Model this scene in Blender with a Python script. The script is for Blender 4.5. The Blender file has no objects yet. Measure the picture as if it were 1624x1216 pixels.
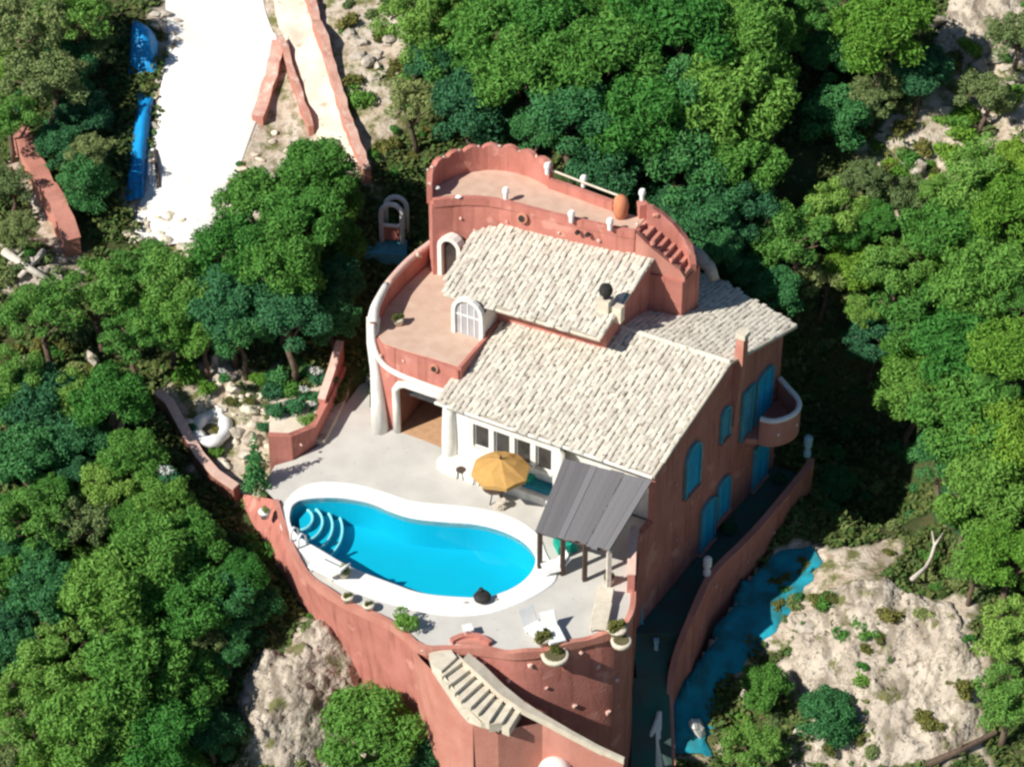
import bpy, bmesh, math, random
import numpy as np
from mathutils import Vector
random.seed(7); RS = np.random.RandomState(11)
sc = bpy.context.scene; COL = sc.collection

# ---------------------------------------------------------------- camera, sky, sun, exposure
DEP = math.radians(38); DIST = 110.0; HFOV = math.radians(22)
AIM = Vector((0, 0, 3.0)); CAMP = AIM - DIST*Vector((0, math.cos(DEP), -math.sin(DEP)))
cam = bpy.data.objects.new('camera', bpy.data.cameras.new('camera')); COL.objects.link(cam)
cam.location = CAMP; cam.rotation_euler = (math.pi/2-DEP, 0, 0)
cam.data.sensor_fit = 'HORIZONTAL'; cam.data.angle = HFOV; cam.data.clip_start = 1; cam.data.clip_end = 3000
sc.camera = cam
SUN = Vector((-0.95, -0.62, 1.0)).normalized()
ELEV = math.asin(SUN.z); AZ = math.atan2(SUN.x, SUN.y)
w = bpy.data.worlds.new('World'); sc.world = w; w.use_nodes = True
nt = w.node_tree; bg = nt.nodes['Background']; sky = nt.nodes.new('ShaderNodeTexSky')
sky.sky_type = 'NISHITA'; sky.sun_disc = False; sky.sun_elevation = ELEV; sky.sun_rotation = AZ
sky.air_density = 1.0; sky.dust_density = 0.2; sky.ozone_density = 3.0
nt.links.new(sky.outputs[0], bg.inputs[0]); bg.inputs[1].default_value = 0.056
sl = bpy.data.lights.new('sun', 'SUN'); sl.energy = 4.6; sl.angle = math.radians(0.5); sl.color = (1, .955, .88)
so = bpy.data.objects.new('sun', sl); COL.objects.link(so); so.rotation_euler = SUN.to_track_quat('Z', 'Y').to_euler()
sc.view_settings.view_transform = 'Standard'; sc.view_settings.look = 'None'
sc.view_settings.gamma = 1; sc.view_settings.use_curve_mapping = False; sc.view_settings.exposure = 0.46
sc.render.engine = 'CYCLES'; sc.cycles.max_bounces = 6; sc.cycles.transparent_max_bounces = 8
sc.cycles.filter_width = 2.5; sc.cycles.use_denoising = True

# ---------------------------------------------------------------- measuring helpers
FPX = 812/math.tan(HFOV/2)
RX = Vector((1, 0, 0)); UY = Vector((0, math.sin(DEP), math.cos(DEP))); FW = Vector((0, math.cos(DEP), -math.sin(DEP)))
def ray(px, py): return FW + RX*((px-812)/FPX) - UY*((py-608)/FPX)
def P(px, py, z):
    d = ray(px, py); return CAMP + d*((z-CAMP.z)/d.z)
E1 = P(690, 637, 3.5); E2 = P(1035, 756, 3.5)
u_ = (E2-E1).normalized(); v_ = Vector((-u_.y, u_.x, 0))
def S(s, t, z): q = E2 - u_*s + v_*t; return Vector((q.x, q.y, z))           # house frame: s left along the eave, t back
Q0 = Vector((5.14, -7.3, 0)); Q1 = Vector((10.45, 1.4, 0)); ew = (Q1-Q0).normalized(); en = Vector((ew.y, -ew.x, 0))
def EP(a, z, off=0.0): q = Q0 + ew*a + en*off; return Vector((q.x, q.y, z))  # east wall plane
def lerp(a, b, t): return a + (b-a)*t
def chaikin(pts, n=2, closed=True):
    for _ in range(n):
        o = []; m = len(pts)
        rng = range(m) if closed else range(m-1)
        if not closed: o.append(pts[0])
        for i in rng:
            a, b = pts[i], pts[(i+1) % m]
            o += [a*.75+b*.25, a*.25+b*.75]
        if not closed: o.append(pts[-1])
        pts = o
    return pts
def resample(pts, step):
    out = [pts[0]]
    for a, b in zip(pts, pts[1:]):
        n = max(1, int((b-a).length/step))
        for i in range(1, n+1): out.append(lerp(a, b, i/n))
    return out

# ---------------------------------------------------------------- materials
MATS = {}
def mat(name, c1, c2=None, scale=1.5, rough=.85, bump=.0, bscale=30, island=0, objrand=0, transl=0, spec=.3, detail=6, speck=None, streak=None, lo=.35, hi=.65):
    if name in MATS: return MATS[name]
    m = bpy.data.materials.new(name); m.use_nodes = True; N = m.node_tree.nodes; L = m.node_tree.links
    b = N['Principled BSDF']; b.inputs['Roughness'].default_value = rough; b.inputs['Specular IOR Level'].default_value = spec
    tc = N.new('ShaderNodeTexCoord'); c = N.new('ShaderNodeRGB'); c.outputs[0].default_value = (*c1, 1); out = c.outputs[0]
    def mix(fac, a, bcol):
        x = N.new('ShaderNodeMix'); x.data_type = 'RGBA'; L.new(fac, x.inputs[0]); L.new(a, x.inputs[6]); x.inputs[7].default_value = (*bcol, 1); return x.outputs[2]
    def ramp(src, p0, p1):
        r = N.new('ShaderNodeMapRange'); L.new(src, r.inputs[0]); r.inputs[1].default_value = p0; r.inputs[2].default_value = p1; return r.outputs[0]
    if c2:
        if island or objrand:
            g = N.new('ShaderNodeNewGeometry') if island else N.new('ShaderNodeObjectInfo')
            out = mix(ramp(g.outputs['Random Per Island' if island else 'Random'], 0, 1), out, c2)
            if island == 2:
                g2 = N.new('ShaderNodeObjectInfo'); h = N.new('ShaderNodeHueSaturation'); L.new(out, h.inputs['Color'])
                r = N.new('ShaderNodeMapRange'); L.new(g2.outputs['Random'], r.inputs[0]); r.inputs[3].default_value = .85; r.inputs[4].default_value = 1.42; L.new(r.outputs[0], h.inputs['Value'])
                r = N.new('ShaderNodeMapRange'); L.new(g2.outputs['Random'], r.inputs[0]); r.inputs[3].default_value = .525; r.inputs[4].default_value = .475; L.new(r.outputs[0], h.inputs['Hue']); out = h.outputs[0]
        n = N.new('ShaderNodeTexNoise'); n.inputs['Scale'].default_value = scale; n.inputs['Detail'].default_value = detail; L.new(tc.outputs['Object'], n.inputs['Vector'])
        if not (island or objrand): out = mix(ramp(n.outputs['Fac'], lo, hi), out, c2)
    if streak:
        mp = N.new('ShaderNodeMapping'); mp.inputs['Scale'].default_value = (2.2, 2.2, .22); L.new(tc.outputs['Object'], mp.inputs[0]); n = N.new('ShaderNodeTexNoise'); n.inputs['Scale'].default_value = 1.6; n.inputs['Detail'].default_value = 5; L.new(mp.outputs[0], n.inputs['Vector']); out = mix(ramp(n.outputs['Fac'], .52, .74), out, streak)
    if speck:
        n = N.new('ShaderNodeTexNoise'); n.inputs['Scale'].default_value = speck[1]; n.inputs['Detail'].default_value = 2; L.new(tc.outputs['Object'], n.inputs['Vector'])
        out = mix(ramp(n.outputs['Fac'], speck[2], speck[2]+.08), out, speck[0])
    L.new(out, b.inputs['Base Color'])
    if bump:
        n = N.new('ShaderNodeTexNoise'); n.inputs['Scale'].default_value = bscale; n.inputs['Detail'].default_value = 4; L.new(tc.outputs['Object'], n.inputs['Vector'])
        bp = N.new('ShaderNodeBump'); bp.inputs['Strength'].default_value = bump; bp.inputs['Distance'].default_value = .05; L.new(n.outputs['Fac'], bp.inputs['Height']); L.new(bp.outputs[0], b.inputs['Normal'])
    if transl:
        t = N.new('ShaderNodeBsdfTranslucent'); L.new(out, t.inputs['Color']); mx = N.new('ShaderNodeMixShader'); mx.inputs[0].default_value = transl
        L.new(b.outputs[0], mx.inputs[1]); L.new(t.outputs[0], mx.inputs[2]); L.new(mx.outputs[0], N['Material Output'].inputs[0])
    MATS[name] = m; return m
TERRA = mat('terracotta_render', (.53, .210, .165), (.45, .168, .128), 1.2, .9, .35, 9, speck=((.60, .28, .22), 1.1, .62), streak=(.34, .125, .09))
TERRAL = mat('faded_terracotta_render', (.55, .25, .19), (.47, .19, .14), 1.0, .9, .3, 9, streak=(.44, .20, .15))
TFLOOR = mat('pink_terrace_screed', (.60, .43, .33), (.53, .36, .27), 2.0, .9, .1, 20)
WHITE = mat('white_lime_render', (.80, .78, .73), (.70, .67, .60), 2.5, .8, .25, 12, streak=(.62, .60, .54))
WPAINT = mat('white_paint', (.82, .82, .80), (.76, .75, .71), 4, .5)
DECK = mat('pale_deck_screed', (.58, .56, .51), (.50, .48, .44), .8, .9, .12, 25, speck=((.42, .37, .32), 6, .66))
CREAM = mat('cream_step_stone', (.66, .60, .48), (.56, .49, .38), 3, .85, .2, 14)
TILE = mat('weathered_roof_tile', (.74, .69, .58), (.54, .49, .41), 3, .9, .2, 25, island=1, speck=((.30, .25, .19), 4, .63))
ROOFB = mat('roof_mortar', (.45, .40, .33), (.36, .31, .25), 3, .9)
WOOD = mat('grey_weathered_wood', (.175, .17, .175), (.115, .11, .115), 5, .9, .5, 14, objrand=1)
DWOOD = mat('dark_brown_wood', (.06, .04, .03), (.09, .06, .045), 5, .8)
TURQ = mat('turquoise_paint', (.015, .42, .62), (.02, .34, .52), 3, .55)
TURQP = mat('faded_turquoise_paint', (.10, .38, .46), (.07, .30, .38), 3, .6)
DARK = mat('dark_glass', (.035, .03, .028), (.05, .045, .04), 3, .15, spec=.5)
GREYG = mat('grey_glass', (.42, .42, .43), (.34, .34, .36), 3, .25, spec=.5)
BLACK = mat('soot_black_metal', (.02, .02, .018), (.035, .03, .028), 6, .7)
OCHRE = mat('ochre_canvas', (.55, .32, .10), (.50, .28, .085), 3, .85, .1, 30)
BLUEC = mat('teal_cushion', (.02, .24, .32), (.015, .17, .24), 3, .85)
GREENC = mat('green_cushion', (.01, .36, .26), (.01, .28, .2), 3, .85)
TARP_SHADE = mat('tarp_and_shade_blue', (.01, .30, .68), (.008, .24, .56), 2, .5, .4, 3)  # tarpaulin blue, also the colour of the painted tree shade strip
TANF = mat('tan_gravel_floor', (.55, .33, .19), (.46, .27, .15), 4, .9, .2, 20)
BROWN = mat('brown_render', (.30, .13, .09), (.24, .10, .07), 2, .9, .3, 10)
STONE = mat('pale_limestone', (.56, .50, .42), (.36, .31, .25), 1.6, .95, 1.0, 4.5, speck=((.20, .17, .10), 2.0, .60))
BLEACH = mat('sun_bleached_terracotta', (.62, .38, .30), (.50, .24, .18), 1.4, .95, .6, 6, streak=(.66, .54, .45))
STUD = mat('pale_pink_stone', (.72, .50, .42), (.66, .42, .34), 6, .9)
CLAY = mat('clay_pipe', (.50, .22, .14), (.42, .17, .11), 6, .85)
ORNG = mat('orange_clay', (.62, .24, .12), (.54, .19, .1), 3, .85)
LOGM = mat('bleached_wood', (.66, .60, .52), (.50, .44, .37), 4, .9, .4, 10)
PALEB = mat('pale_blue_paint', (.35, .60, .66), (.28, .52, .6), 4, .5)
TEALP = mat('blue_green_path', (.012, .28, .37), (.02, .17, .20), 1.3, .95, .7, 5, lo=.42, hi=.62)  # blue-green path colour mottled with a darker tone
DKGREEN = mat('dark_green_concrete', (.03, .12, .10), (.06, .09, .08), 1.0, .9, .2, 8)  # dark blue-green floor colour mottled with a greyer tone
BARK = mat('pine_bark', (.16, .11, .08), (.10, .07, .05), 6, .95, .6, 12)
DRIVE = mat('white_gravel_drive', (.86, .84, .79), (.78, .75, .69), .5, .9, .15, 12)
SAND = mat('cream_sandy_path', (.74, .65, .53), (.60, .50, .39), .8, .95, .4, 6, speck=((.45, .36, .27), 2, .63))
LEAFA = mat('pine_needles', (.070, .205, .034), (.120, .280, .048), island=2, rough=.7, transl=.22, spec=.2)
LEAFB = mat('deep_green_needles', (.036, .145, .056), (.062, .200, .066), island=2, rough=.7, transl=.2, spec=.2)
LEAFC = mat('yellow_green_leaves', (.120, .260, .030), (.18, .33, .042), island=2, rough=.7, transl=.25, spec=.2)
LEAFD = mat('grey_green_scrub_leaves', (.13, .20, .065), (.22, .26, .10), island=2, rough=.8, transl=.15, spec=.2)
LEAFG = mat('light_green_leaves', (.105, .245, .046), (.165, .32, .06), island=2, rough=.7, transl=.22, spec=.2)
LEAFO = mat('olive_leaves', (.10, .12, .025), (.16, .16, .04), island=2, rough=.8, transl=.15)
FLOWER = mat('white_petals', (.80, .80, .76), (.70, .72, .66), island=1, rough=.8, transl=.2)

# ---------------------------------------------------------------- mesh builder and things
ORG = {}
class MB:
    def __init__(s): s.v = []; s.f = []; s.keep = False
    def add(s, vs, fs):
        n = len(s.v); s.v += [tuple(x) for x in vs]; s.f += [tuple(n+i for i in f) for f in fs]; return s
    def prism(s, poly, z0, z1):               # poly of points (x,y[,z]); z0/z1 numbers or lists
        n = len(poly); Z0 = z0 if isinstance(z0, (list, tuple)) else [z0]*n; Z1 = z1 if isinstance(z1, (list, tuple)) else [z1]*n
        if sum(poly[i].x*poly[(i+1) % n].y-poly[(i+1) % n].x*poly[i].y for i in range(n)) < 0: poly = poly[::-1]; Z0 = Z0[::-1]; Z1 = Z1[::-1]
        vs = [(p.x, p.y, z) for p, z in zip(poly, Z0)]+[(p.x, p.y, z) for p, z in zip(poly, Z1)]
        return s.add(vs, [tuple(range(n-1, -1, -1)), tuple(range(n, 2*n))]+[(i, (i+1) % n, n+(i+1) % n, n+i) for i in range(n)])
    def hull(s, a, b):                        # two matching loops of 3-D points bridged and capped
        n = len(a); return s.add(list(a)+list(b), [tuple(range(n-1, -1, -1)), tuple(range(n, 2*n))]+[(i, (i+1) % n, n+(i+1) % n, n+i) for i in range(n)])
    def box(s, o, ax, ay, az):                # corner and three edge vectors
        a = [o, o+ax, o+ax+ay, o+ay]; return s.hull(a, [p+az for p in a])
    def cbox(s, c, sx, sy, sz, rz=0):
        x = Vector((math.cos(rz), math.sin(rz), 0)); y = Vector((-x.y, x.x, 0)); return s.box(c-x*sx/2-y*sy/2, x*sx, y*sy, Vector((0, 0, sz)))
    def tube(s, pts, r, n=8, closed=False):
        R = r if isinstance(r, (list, tuple)) else [r]*len(pts); m = len(pts); vs = []; base = None
        for i, p in enumerate(pts):
            a = pts[(i-1) % m] if (closed or i > 0) else p; b = pts[(i+1) % m] if (closed or i < m-1) else p
            d = (b-a).normalized() if (b-a).length > 1e-9 else Vector((0, 0, 1))
            x = d.cross(Vector((0, 0, 1)))
            if x.length < .2: x = d.cross(Vector((0, 1, 0)))
            x.normalize(); y = x.cross(d)
            if base is not None and x.dot(base) < 0: x, y = -x, -y
            base = x
            vs += [p + (x*math.cos(2*math.pi*k/n)+y*math.sin(2*math.pi*k/n))*R[i] for k in range(n)]
        fs = []
        for i in range(m if closed else m-1):
            j = (i+1) % m; fs += [(i*n+k, i*n+(k+1) % n, j*n+(k+1) % n, j*n+k) for k in range(n)]
        if not closed: fs += [tuple(range(n-1, -1, -1)), tuple((m-1)*n+k for k in range(n))]
        return s.add(vs, fs)
    def lathe(s, c, prof, n=16, axis=None):   # profile (r,z)
        vs = []; fs = []
        if axis is None: X, Y, Z = Vector((1, 0, 0)), Vector((0, 1, 0)), Vector((0, 0, 1))
        else:
            Z = axis.normalized(); X = Z.cross(Vector((0, 0, 1)) if abs(Z.z) < .9 else Vector((0, 1, 0))).normalized(); Y = Z.cross(X)
        for r, z in prof: vs += [c+X*(r*math.cos(2*math.pi*k/n))+Y*(r*math.sin(2*math.pi*k/n))+Z*z for k in range(n)]
        for i in range(len(prof)-1): fs += [(i*n+k, i*n+(k+1) % n, (i+1)*n+(k+1) % n, (i+1)*n+k) for k in range(n)]
        fs += [tuple(range(n-1, -1, -1)), tuple((len(prof)-1)*n+k for k in range(n))]
        return s.add(vs, fs)
    def wall(s, path, th, z0, z1, closed=False):   # thick wall along a plan path; z0/z1 numbers or lists
        n = len(path); Z0 = z0 if isinstance(z0, (list, tuple)) else [z0]*n; Z1 = z1 if isinstance(z1, (list, tuple)) else [z1]*n
        L_, R_ = [], []
        for i, p in enumerate(path):
            a = path[(i-1) % n] if (closed or i > 0) else p; b = path[(i+1) % n] if (closed or i < n-1) else p
            d = Vector((b.x-a.x, b.y-a.y, 0)).normalized(); q = Vector((-d.y, d.x, 0))*th/2
            L_.append(Vector((p.x, p.y, 0))+q); R_.append(Vector((p.x, p.y, 0))-q)
        vs = []
        for i in range(n):
            vs += [(L_[i].x, L_[i].y, Z0[i]), (R_[i].x, R_[i].y, Z0[i]), (R_[i].x, R_[i].y, Z1[i]), (L_[i].x, L_[i].y, Z1[i])]
        fs = []
        for i in range(n if closed else n-1):
            j = (i+1) % n; fs += [(i*4+k, i*4+(k+1) % 4, j*4+(k+1) % 4, j*4+k) for k in range(4)]
        if not closed: fs += [(3, 2, 1, 0), tuple((n-1)*4+k for k in range(4))]
        return s.add(vs, fs)
    def rock(s, c, rx, ry, rz, seed=0, sub=2, amp=.3):
        r = random.Random(seed); bm = bmesh.new(); bmesh.ops.create_icosphere(bm, subdivisions=sub, radius=1)
        ph = [Vector((r.uniform(-1, 1), r.uniform(-1, 1), r.uniform(-1, 1))).normalized() for _ in range(9)]; of = [r.uniform(.25, .95) for _ in ph]
        vs = []
        for v in bm.verts:
            d = v.co.normalized(); k = 1.0
            for n_, o in zip(ph, of):
                q = d.dot(n_)
                if q > o*.8+.1: k = min(k, (o*.8+.1)/q*1.02)
            k *= 1+r.uniform(-1, 1)*amp*.18
            vs.append(c+Vector((d.x*rx*k, d.y*ry*k, d.z*rz*k)))
        fs = [tuple(x.index for x in f.verts) for f in bm.faces]; bm.free(); return s.add(vs, fs)
    def mesh(s, name, o=Vector((0, 0, 0)), smooth=False):
        me = bpy.data.meshes.new(name); me.from_pydata([(x-o.x, y-o.y, z-o.z) for x, y, z in s.v], [], s.f)
        if not s.keep: bm = bmesh.new(); bm.from_mesh(me); bmesh.ops.recalc_face_normals(bm, faces=bm.faces); bm.to_mesh(me); bm.free()
        if smooth: me.polygons.foreach_set('use_smooth', [True]*len(me.polygons))
        return me
    def build(s, name, m, parent=None, smooth=False, loc=None):
        o = ORG[parent.name] if parent else (loc or Vector((0, 0, 0)))
        me = s.mesh(name, o, smooth); me.materials.append(m)
        ob = bpy.data.objects.new(name, me); COL.objects.link(ob); ORG[ob.name] = o
        if parent: ob.parent = parent
        else: ob.location = o
        return ob
def tag(o, label, cat, group=None, kind=None):
    if label: o['label'] = label
    if cat: o['category'] = cat
    if group: o['group'] = group
    if kind: o['kind'] = kind
    return o
def thing(name, loc, label, cat, group=None):
    o = bpy.data.objects.new(name, None); COL.objects.link(o); o.location = loc; o.empty_display_size = .3; ORG[o.name] = Vector(loc)
    return tag(o, label, cat, group)
def struct(o, kind='structure'): o['kind'] = kind; return o
def sheet(loops, z):                          # flat sheet with holes
    bm = bmesh.new(); es = []
    for lp in loops:
        vs = [bm.verts.new((p.x, p.y, z)) for p in lp]
        es += [bm.edges.new((vs[i], vs[(i+1) % len(vs)])) for i in range(len(vs))]
    bmesh.ops.triangle_fill(bm, use_beauty=True, use_dissolve=False, edges=es)
    for f in bm.faces:
        f.normal_update()
        if f.normal.z < 0: f.normal_flip()
    mb = MB(); mb.keep = True; bm.verts.index_update(); mb.v = [tuple(v.co) for v in bm.verts]; mb.f = [tuple(v.index for v in f.verts) for f in bm.faces]; bm.free()
    return mb
def inpoly(x, y, poly):
    c = False; n = len(poly); j = n-1
    for i in range(n):
        xi, yi, xj, yj = poly[i].x, poly[i].y, poly[j].x, poly[j].y
        if (yi > y) != (yj > y) and x < (xj-xi)*(y-yi)/(yj-yi)+xi: c = not c
        j = i
    return c

# ---------------------------------------------------------------- terrain
CTRL = [(0,0,6),(150,150,4.5),(250,380,2),(320,200,4),(370,0,6),(480,230,3.5),(560,250,4),(615,400,1.5),(600,100,6),(700,230,4),(900,250,4.5),(900,0,9),
 (1250,0,8.5),(1300,250,4.5),(1200,420,1.5),(1450,150,6),(1624,0,9),(1624,300,5),(1400,450,1),(1624,600,1),(1350,700,-6.2),(1400,800,-6.4),(1480,880,-5.0),(1624,900,-3),(1235,885,-5.2),(1180,940,-5.4),(1060,1065,-6.3),
 (1120,992,-5.7),(1080,1190,-8.5),(1250,1010,-5.8),(1400,970,-4.2),(1530,1000,-4),(1300,1120,-7),(1450,1150,-6.8),(1600,1216,-7.5),(1180,1190,-8.6),(990,1216,-9.2),
 (760,1216,-9),(690,1200,-7),(600,1110,-5),(520,1010,-3),(560,1180,-6.5),(430,1100,-4.5),(420,900,-2),(360,790,-1.2),(300,680,.1),(480,620,.6),(0,400,3),(80,330,3),
 (0,620,1),(100,760,-1),(0,900,-2.5),(200,1000,-4),(0,1216,-6.5),(300,1216,-6.5)]
CX = np.array([[*P(a, b, z)] for a, b, z in CTRL])
Am = np.c_[CX[:, :2], np.ones(len(CX))]; PL = np.linalg.lstsq(Am, CX[:, 2], rcond=None)[0]; RES = CX[:, 2]-Am@PL
DECKPX = [(578,600),(545,645),(508,705),(470,728),(436,738),(416,772),(440,797),(455,850),(475,898),(500,925),(540,952),(590,975),(640,1000),(668,1033),(716,1026),(777,1031),(812,1037),(850,1034),(888,1025),(926,1015),(960,1007),(988,996),(1004,970),(1004,925)]
DECKP = [P(a, b, 0) for a, b in DECKPX]
FOOT = DECKP+[EP(-.2, 0), EP(12.5, 0), S(3.0, 13.4, 0), S(14.3, 10.2, 0), S(14.6, 6, 0), S(14.4, 2, 0)]
WALKP = [EP(-.6, 0), EP(12.6, 0), P(1285, 732, -3.2), P(1190, 850, -3.2), P(1098, 975, -3.2), P(1050, 1050, -4.4), P(1055, 1200, -8), P(1005, 1200, -8)]
WALKP = [Vector((p.x, p.y, 0)) for p in WALKP]
FA = np.array([[p.x, p.y] for p in FOOT]); WA = np.array([[p.x, p.y] for p in WALKP])
def npin(x, y, A):
    c = np.zeros(x.shape, bool); n = len(A); j = n-1
    for i in range(n):
        xi, yi = A[i]; xj, yj = A[j]; k = ((yi > y) != (yj > y)) & (x < (xj-xi)*(y-yi)/(yj-yi+1e-12)+xi); c ^= k; j = i
    return c
def vnoise(x, y, sc_, seed):
    r = np.random.RandomState(seed); T = r.rand(64, 64); X = np.asarray(x)*sc_; Y = np.asarray(y)*sc_
    xi = np.floor(X).astype(int); yi = np.floor(Y).astype(int); fx = X-xi; fy = Y-yi; fx = fx*fx*(3-2*fx); fy = fy*fy*(3-2*fy)
    g = lambda a, b: T[a % 64, b % 64]
    return (g(xi, yi)*(1-fx)+g(xi+1, yi)*fx)*(1-fy)+(g(xi, yi+1)*(1-fx)+g(xi+1, yi+1)*fx)*fy
def zter(x, y, rough=True):
    x = np.atleast_1d(np.asarray(x, float)); y = np.atleast_1d(np.asarray(y, float))
    d2 = (x[:, None]-CX[None, :, 0])**2+(y[:, None]-CX[None, :, 1])**2+1.2
    W = d2**-1.7; W0 = (60.0**2)**-1.7
    z = PL[0]*np.clip(x, -45, 45)+PL[1]*np.clip(y, -45, 60)+PL[2]+(W@RES)/(W.sum(1)+W0)
    if rough: z = z+(vnoise(x, y, .45, 1)-.5)*.5+(vnoise(x, y, 1.3, 2)-.5)*.22
    f = npin(x, y, FA); z = np.where(f, np.minimum(z, -2.2), z)
    f = npin(x, y, WA); z = np.where(f, np.minimum(z, -8.6), z)
    return z
def zt(x, y, rough=True): return float(zter([x], [y], rough)[0])
def G(px, py, h=0.0, rough=True):             # point h metres over the ground
    d = ray(px, py); k = np.linspace(80, 175, 900); x = CAMP.x+d.x*k; y = CAMP.y+d.y*k; z = CAMP.z+d.z*k
    f = z-zter(x, y, rough)-h; i = int(np.argmax(f < 0))
    if i == 0: i = len(k)-1
    t = f[i-1]/(f[i-1]-f[i]+1e-12); kk = k[i-1]+(k[i]-k[i-1])*t
    return CAMP+d*kk
def axis_pts(a, b, fa, fb, fine, coarse):
    p = list(np.arange(a, fa, coarse))+list(np.arange(fa, fb, fine))+list(np.arange(fb, b+coarse, coarse)); return np.array(p)
xs = axis_pts(-400, 400, -34, 34, .3, 14); ys = axis_pts(-90, 600, -20, 34, .3, 14)
XX, YY = np.meshgrid(xs, ys); ZZ = np.concatenate([zter(a, b) for a, b in zip(XX, YY)])
nx, ny = len(xs), len(ys); idx = np.arange(nx*ny).reshape(ny, nx)
fs = np.stack([idx[:-1, :-1], idx[:-1, 1:], idx[1:, 1:], idx[1:, :-1]], -1).reshape(-1, 4)
def np_mesh(name, V, Fq, m, smooth=False):
    me = bpy.data.meshes.new(name); k = Fq.shape[1]
    me.vertices.add(len(V)); me.vertices.foreach_set('co', V.astype(np.float32).ravel())
    me.loops.add(Fq.size); me.loops.foreach_set('vertex_index', Fq.astype(np.int32).ravel())
    me.polygons.add(len(Fq)); me.polygons.foreach_set('loop_start', (np.arange(len(Fq))*k).astype(np.int32))
    if smooth: me.polygons.foreach_set('use_smooth', np.ones(len(Fq), bool))
    me.update(calc_edges=True); me.materials.append(m); return me
def ground_mat():
    m = bpy.data.materials.new('dry_hillside'); m.use_nodes = True; N = m.node_tree.nodes; L = m.node_tree.links; b = N['Principled BSDF']; b.inputs['Roughness'].default_value = .95; b.inputs['Specular IOR Level'].default_value = .15
    tc = N.new('ShaderNodeTexCoord')
    def noise(s, d=6):
        n = N.new('ShaderNodeTexNoise'); n.inputs['Scale'].default_value = s; n.inputs['Detail'].default_value = d; n.inputs['Roughness'].default_value = .65; L.new(tc.outputs['Object'], n.inputs['Vector']); return n.outputs['Fac']
    def mr(src, a, b_):
        r = N.new('ShaderNodeMapRange'); L.new(src, r.inputs[0]); r.inputs[1].default_value = a; r.inputs[2].default_value = b_; return r.outputs[0]
    def mix(f, a, c):
        x = N.new('ShaderNodeMix'); x.data_type = 'RGBA'; L.new(f, x.inputs[0])
        for i, q in ((6, a), (7, c)):
            if isinstance(q, tuple): x.inputs[i].default_value = (*q, 1)
            else: L.new(q, x.inputs[i])
        return x.outputs[2]
    c = mix(mr(noise(.55), .42, .58), (.52, .43, .33), (.60, .52, .43))
    c = mix(mr(noise(1.7), .5, .62), c, (.36, .28, .20))
    c = mix(mr(noise(.9), .50, .60), c, (.14, .15, .05))
    c = mix(mr(noise(7, 3), .6, .68), c, (.20, .16, .11))
    at = N.new('ShaderNodeAttribute'); at.attribute_name = 'bare'
    fl = mix(mr(noise(.8), .4, .6), (.085, .085, .035), (.045, .075, .022)); fl = mix(mr(noise(1.1), .60, .68), fl, (.34, .29, .20))
    c = mix(at.outputs['Fac'], fl, c)
    L.new(c, b.inputs['Base Color'])
    bp = N.new('ShaderNodeBump'); bp.inputs['Strength'].default_value = .8; bp.inputs['Distance'].default_value = .15; L.new(noise(3.2), bp.inputs['Height']); L.new(bp.outputs[0], b.inputs['Normal'])
    return m
BAREPX = [[(204,400),(236,250),(262,-60),(610,-60),(650,60),(630,170),(600,310),(500,240),(440,310),(330,400)], [(1240,1050),(1262,985),(1310,945),(1400,925),(1460,940),(1550,975),(1575,1070),(1565,1150),(1600,1230),(1280,1230),(1300,1100)],
 [(1040,1230),(1055,1060),(1245,860),(1430,870),(1410,925),(1240,1000),(1125,1090),(1118,1230)], [(400,1120),(470,1000),(520,985),(700,1190),(640,1230),(400,1230)], [(240,640),(330,560),(440,590),(420,790),(370,790)],
 [(30,200),(130,400),(90,410),(20,260)], [(0,380),(120,400),(110,460),(0,460)], [(1400,190),(1480,150),(1640,160),(1640,250),(1500,330),(1345,300)], [(1480,60),(1560,-60),(1700,-60),(1700,120),(1560,190),(1490,200),(1440,130)]]
def worldpoly(px): return np.array([[*G(a, b, 0, False)][:2] for a, b in px])
BAREW = [worldpoly(q) for q in BAREPX]
def bareness(x, y):
    x2 = x+(vnoise(x, y, .8, 31)-.5)*1.6; y2 = y+(vnoise(x, y, .8, 32)-.5)*1.6; c = np.zeros(x.shape, bool)
    for q in BAREW: c |= npin(x2, y2, q)
    return c
gme = np_mesh('ground', np.c_[XX.ravel(), YY.ravel(), ZZ], fs, ground_mat(), True)
at_ = gme.attributes.new('bare', 'FLOAT', 'POINT'); at_.data.foreach_set('value', bareness(XX.ravel(), YY.ravel()).astype(np.float32))
gro = bpy.data.objects.new('ground', gme); COL.objects.link(gro); struct(gro)
def drape(name, left, right, m, lift=.07, n=36, k=10, rough=True):
    Lp = resample_n([G(a, b, 0, rough) for a, b in left], n); Rp = resample_n([G(a, b, 0, rough) for a, b in right], n); V = []
    for i in range(n):
        for j in range(k+1):
            p = lerp(Lp[i], Rp[i], j/k); V.append((p.x, p.y, zt(p.x, p.y, rough)+lift+(.02 if 0 < j < k else -.12)))
    if name == 'path':
        for i in range(n):
            e = .22*math.sin(i*1.9)+.16*math.sin(i*4.3+1); x, y, z = V[i*(k+1)+k]; V[i*(k+1)+k] = (x+e, y-e*.6, zt(x+e, y-e*.6)+lift-.12)
    F_ = [(i*(k+1)+j, i*(k+1)+j+1, (i+1)*(k+1)+j+1, (i+1)*(k+1)+j) for i in range(n-1) for j in range(k)]
    mb = MB(); mb.v = V; mb.f = F_; o = mb.build(name, m, None, True); return struct(o)
def resample_n(pts, n):
    d = [0]
    for a, b in zip(pts, pts[1:]): d.append(d[-1]+(b-a).length)
    out = []
    for i in range(n):
        t = d[-1]*i/(n-1); j = 0
        while j < len(d)-2 and d[j+1] < t: j += 1
        out.append(lerp(pts[j], pts[j+1], (t-d[j])/max(1e-9, d[j+1]-d[j])))
    return out
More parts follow.
